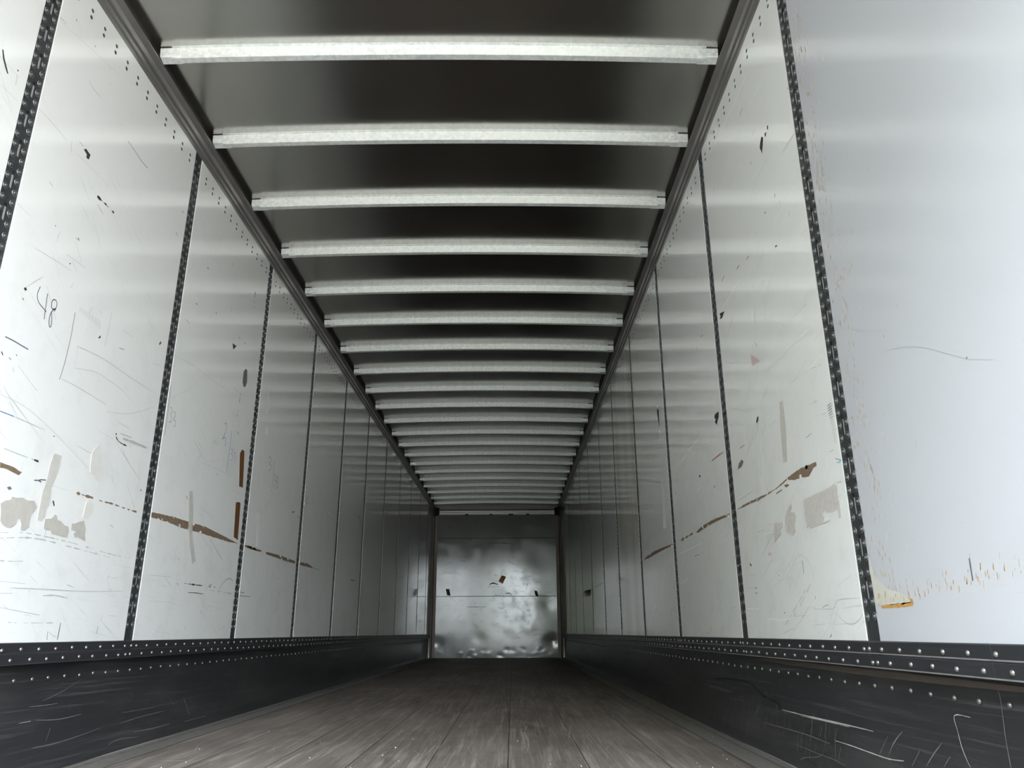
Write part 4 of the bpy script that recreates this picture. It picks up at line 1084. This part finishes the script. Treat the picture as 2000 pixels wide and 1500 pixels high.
b = MB(); b.box((-1.375, .03, -.04), (1.375, .06, 3.02), 'skin'); b.build('outer_skin', fw)
for k, sd in ((5, -1), (6, 1)):       # corner posts
    b = MB(); hx = 1.200 if sd < 0 else 1.190
    prof = [(1.284, YF - .16), (1.278, YF - .17), (1.270, YF - .10), (1.272, YF - .085), (1.262, YF - .07), (1.258, YF - .05), (1.250, YF - .045), (hx + .008, YF - .02), (hx - .002, YF - .012), (hx - .002, YF + .0), (1.284, YF + .02)]
    for z0, z1 in ((0.0, 2.86),):
        n = len(prof)
        for i in range(n):
            p, q = prof[i], prof[(i + 1) % n]
            b.face([(sd * p[0], p[1], z0), (sd * q[0], q[1], z0), (sd * q[0], q[1], z1), (sd * p[0], p[1], z1)], 'sill_dark' if i in (4, 5) else 'corner')
        b.face([(sd * p[0], p[1], z1) for p in prof], 'corner')
    b.build('trim_%d' % k, kind='structure')
hd = empty('trim_7', (0, YF, 2.745), kind='structure')
b = MB()
b.extrude_y([], 0, 0, 'header', cap=False)
prof = [(-.022, .0), (-.030, .004), (-.030, .014), (-.020, .018), (-.020, .050), (-.030, .058), (-.034, .075), (-.02, .11), (0.02, .11), (0.02, 0)]
n = len(prof)
for i in range(n):
    p, q = prof[i], prof[(i + 1) % n]
    b.face([(-1.20, p[0], p[1]), (1.19, p[0], p[1]), (1.19, q[0], q[1]), (-1.20, q[0], q[1])], 'header')
b.build('header_bar', hd)
for xa, xb in ((-.653, -.574), (-.151, -.085), (.233, .339), (.59, .669)):
    b = MB(); b.face([(xa, -.032, -.012), (xb, -.032, -.012), (xb - .012, -.032, .016), (xa + .012, -.032, .016)], 'sill_dark'); b.face([(xa, -.020, -.012), (xb, -.020, -.012), (xb - .012, -.020, .016), (xa + .012, -.020, .016)], 'sill_dark')
    for p, q in (((xa, -.012), (xb, -.012)), ((xb, -.012), (xb - .012, .016)), ((xb - .012, .016), (xa + .012, .016)), ((xa + .012, .016), (xa, -.012))):
        b.face([(p[0], -.032, p[1]), (q[0], -.032, q[1]), (q[0], -.020, q[1]), (p[0], -.020, p[1])], 'sill_dark')
    b.build('clip', hd)
for sd, side in ((-1, 'left'), (1, 'right')):
    b = MB(); x1 = 1.281; x0 = 1.17
    prof = [(x1, YF - .19), (x1 - .035, YF - .19), (x0 + .02, YF - .11), (x0, YF - .07), (x0, YF - .036), (x1, YF - .036)]
    lo, hi = 2.70, 2.872
    for i in range(len(prof)):
        p, q = prof[i], prof[(i + 1) % len(prof)]
        b.face([(sd * p[0], p[1], lo + (0 if p[0] > 1.2 else .04)), (sd * q[0], q[1], lo + (0 if q[0] > 1.2 else .04)), (sd * q[0], q[1], hi), (sd * p[0], p[1], hi)], 'cap')
    b.face([(sd * p[0], p[1], hi) for p in prof], 'cap'); b.face([(sd * p[0], p[1], lo + (0 if p[0] > 1.2 else .04)) for p in prof], 'cap')
    b.build('corner_cap', label='small black corner cap under the roof at the %s end of the front bulkhead' % side, category='corner cap', group='black caps in the front top corners')

# ---------------------------------------------------------------- things stuck on the walls
def slab(pts, sd, th, key, name, amp=.0018, step=.02, **props):
    P2 = rough_poly(pts, amp, step); b = MB(); xa, xb = sd * (R - .0009), sd * (R - .0009 - th)
    b.face([(xb, p[0], p[1]) for p in P2], key); b.face([(xa, p[0], p[1]) for p in P2][::-1], key)
    for p, q in zip(P2, P2[1:] + P2[:1]): b.face([(xa, p[0], p[1]), (xa, q[0], q[1]), (xb, q[0], q[1]), (xb, p[0], p[1])], key)
    return b.build(name, **props)
TS = [('brown tape A', .0012, 'tape_brown', 'tape_strip', 'short brown tape strip on the left wall, upper of the two beside the third post', 'tape', .0006),
 ('brown tape B', .0012, 'tape_brown', 'tape_strip', 'short brown tape strip on the left wall, lower of the two beside the third post', 'tape', .0006),
 ('clear tape A', .0005, 'tape_clear', 'tape_strip', 'long crooked strip of yellowed clear tape on the nearest full left wall panel', 'tape', .003),
 ('clear tape B', .0005, 'tape_clear', 'tape_strip', 'grey translucent tape strip hanging across the brown gouge on the left wall', 'tape', .001),
 ('res A', .0006, 'residue', 'tape_residue', 'largest torn patch of grey beige tape residue, low at the left edge of the photo', 'residue', .005),
 ('res B', .0006, 'residue', 'tape_residue', 'torn grey beige tape residue, middle patch of the row low on the left wall', 'residue', .005),
 ('res C', .0006, 'residue', 'tape_residue', 'squarish torn tape residue, right end of the row low on the left wall', 'residue', .004),
 ('beige A', .0007, 'beige', 'paper_remnant', 'pale peeling paper remnant above the row of torn residue on the left wall', 'paper remnant', .002),
 ('beige B', .0007, 'beige', 'paper_remnant', 'small pale paper remnant right below the longer one on the left wall', 'paper remnant', .002),
 ('ruler tape', .0005, 'tape_clear', 'tape_strip', 'upright translucent tape strip above the brown gouge on the right wall', 'tape', .001),
 ('big res', .0007, 'crinkle', 'film_residue', 'large crinkled patch of film residue beside the nearest right wall post', 'residue', .002),
 ('mid res', .0007, 'crinkle', 'film_residue', 'tall narrow film residue just left of the large crinkled patch, right wall', 'residue', .002),
 ('sml res', .0007, 'crinkle', 'film_residue', 'small film residue at the left end of the right wall patches', 'residue', .002)]
for key, th, mk, nm, lab, cat, amp in TS:
    S, pts = STUCK[key]
    slab(pts, -1 if S == 'L' else 1, th, mk, nm, amp, label=lab, category=cat)
def sticker(pts, key, lab, name):
    b = MB(); cx = sum(p[0] for p in pts) / 4; cz = sum(p[1] for p in pts) / 4
    f = [(p[0], YF + fy(*p) - .006, p[1]) for p in pts]; k = [(p[0], YF + fy(*p) - .0035, p[1]) for p in pts]
    b.face(f, key); b.face(k[::-1], key)
    for i in range(4): j = (i + 1) % 4; b.face([f[i], f[j], k[j], k[i]], key)
    b.build(name, label=lab, category='sticker')
sticker([(.101, 1.545), (.186, 1.514), (.117, 1.382), (.032, 1.432)], 'orange', 'tilted orange sticker near the middle of the front bulkhead', 'sticker')
sticker([(-1.008, 1.287), (-.938, 1.287), (-.910, 1.158), (-.979, 1.163)], 'dkstick', 'dark brown sticker at the left side of the front bulkhead', 'sticker')
sticker([(.743, 1.251), (.799, 1.243), (.826, 1.137), (.767, 1.144)], 'dkstick', 'dark brown sticker at the right side of the front bulkhead', 'sticker')

# ---------------------------------------------------------------- crumbs on the deck
CR = [(-.31, 3.609), (-.204, 3.303), (-.12, 3.163), (-.273, 3.018), (.064, 3.026), (-.147, 3.796), (.08, 4.442), (.334, 3.696), (.45, 3.073), (.56, 3.031), (1.231, 3.798), (1.138, 3.268), (1.127, 3.174), (.783, 3.981), (1.015, 7.735), (-.896, 4.085), (-.479, 3.246), (-.184, 3.513)]
CR += [(rng.choice((-1, 1)) * rng.uniform(.9, 1.16), 2.9 + 4 * rng.random() ** 2) for _ in range(16)]
cb = MB(); t = [(0, 0, .0045), (.004, 0, .001), (-.001, .004, .0012), (-.0035, -.001, .0008), (.001, -.0038, .001), (0, 0, 0)]
for f in ((0, 1, 2), (0, 2, 3), (0, 3, 4), (0, 4, 1), (5, 2, 1), (5, 3, 2), (5, 4, 3), (5, 1, 4)): cb.face([t[i] for i in f], 'crumb')
c0 = cb.build('debris_crumb', None, (0, 0, 0), smooth=False)
for i, (x, y) in enumerate(CR):
    o = c0 if i == 0 else c0.copy()
    if i: COL.objects.link(o)
    o.location = (x, y, .0022 if abs(x) > 1.18 else .0003); s = rng.uniform(.5, .95); o.scale = (s, s, s); o.rotation_euler = (0, 0, rng.uniform(0, 6))
    o['label'] = 'tiny pale crumb of debris lying on the dark wooden deck'; o['category'] = 'crumb'; o['group'] = 'pale crumbs scattered over the deck'
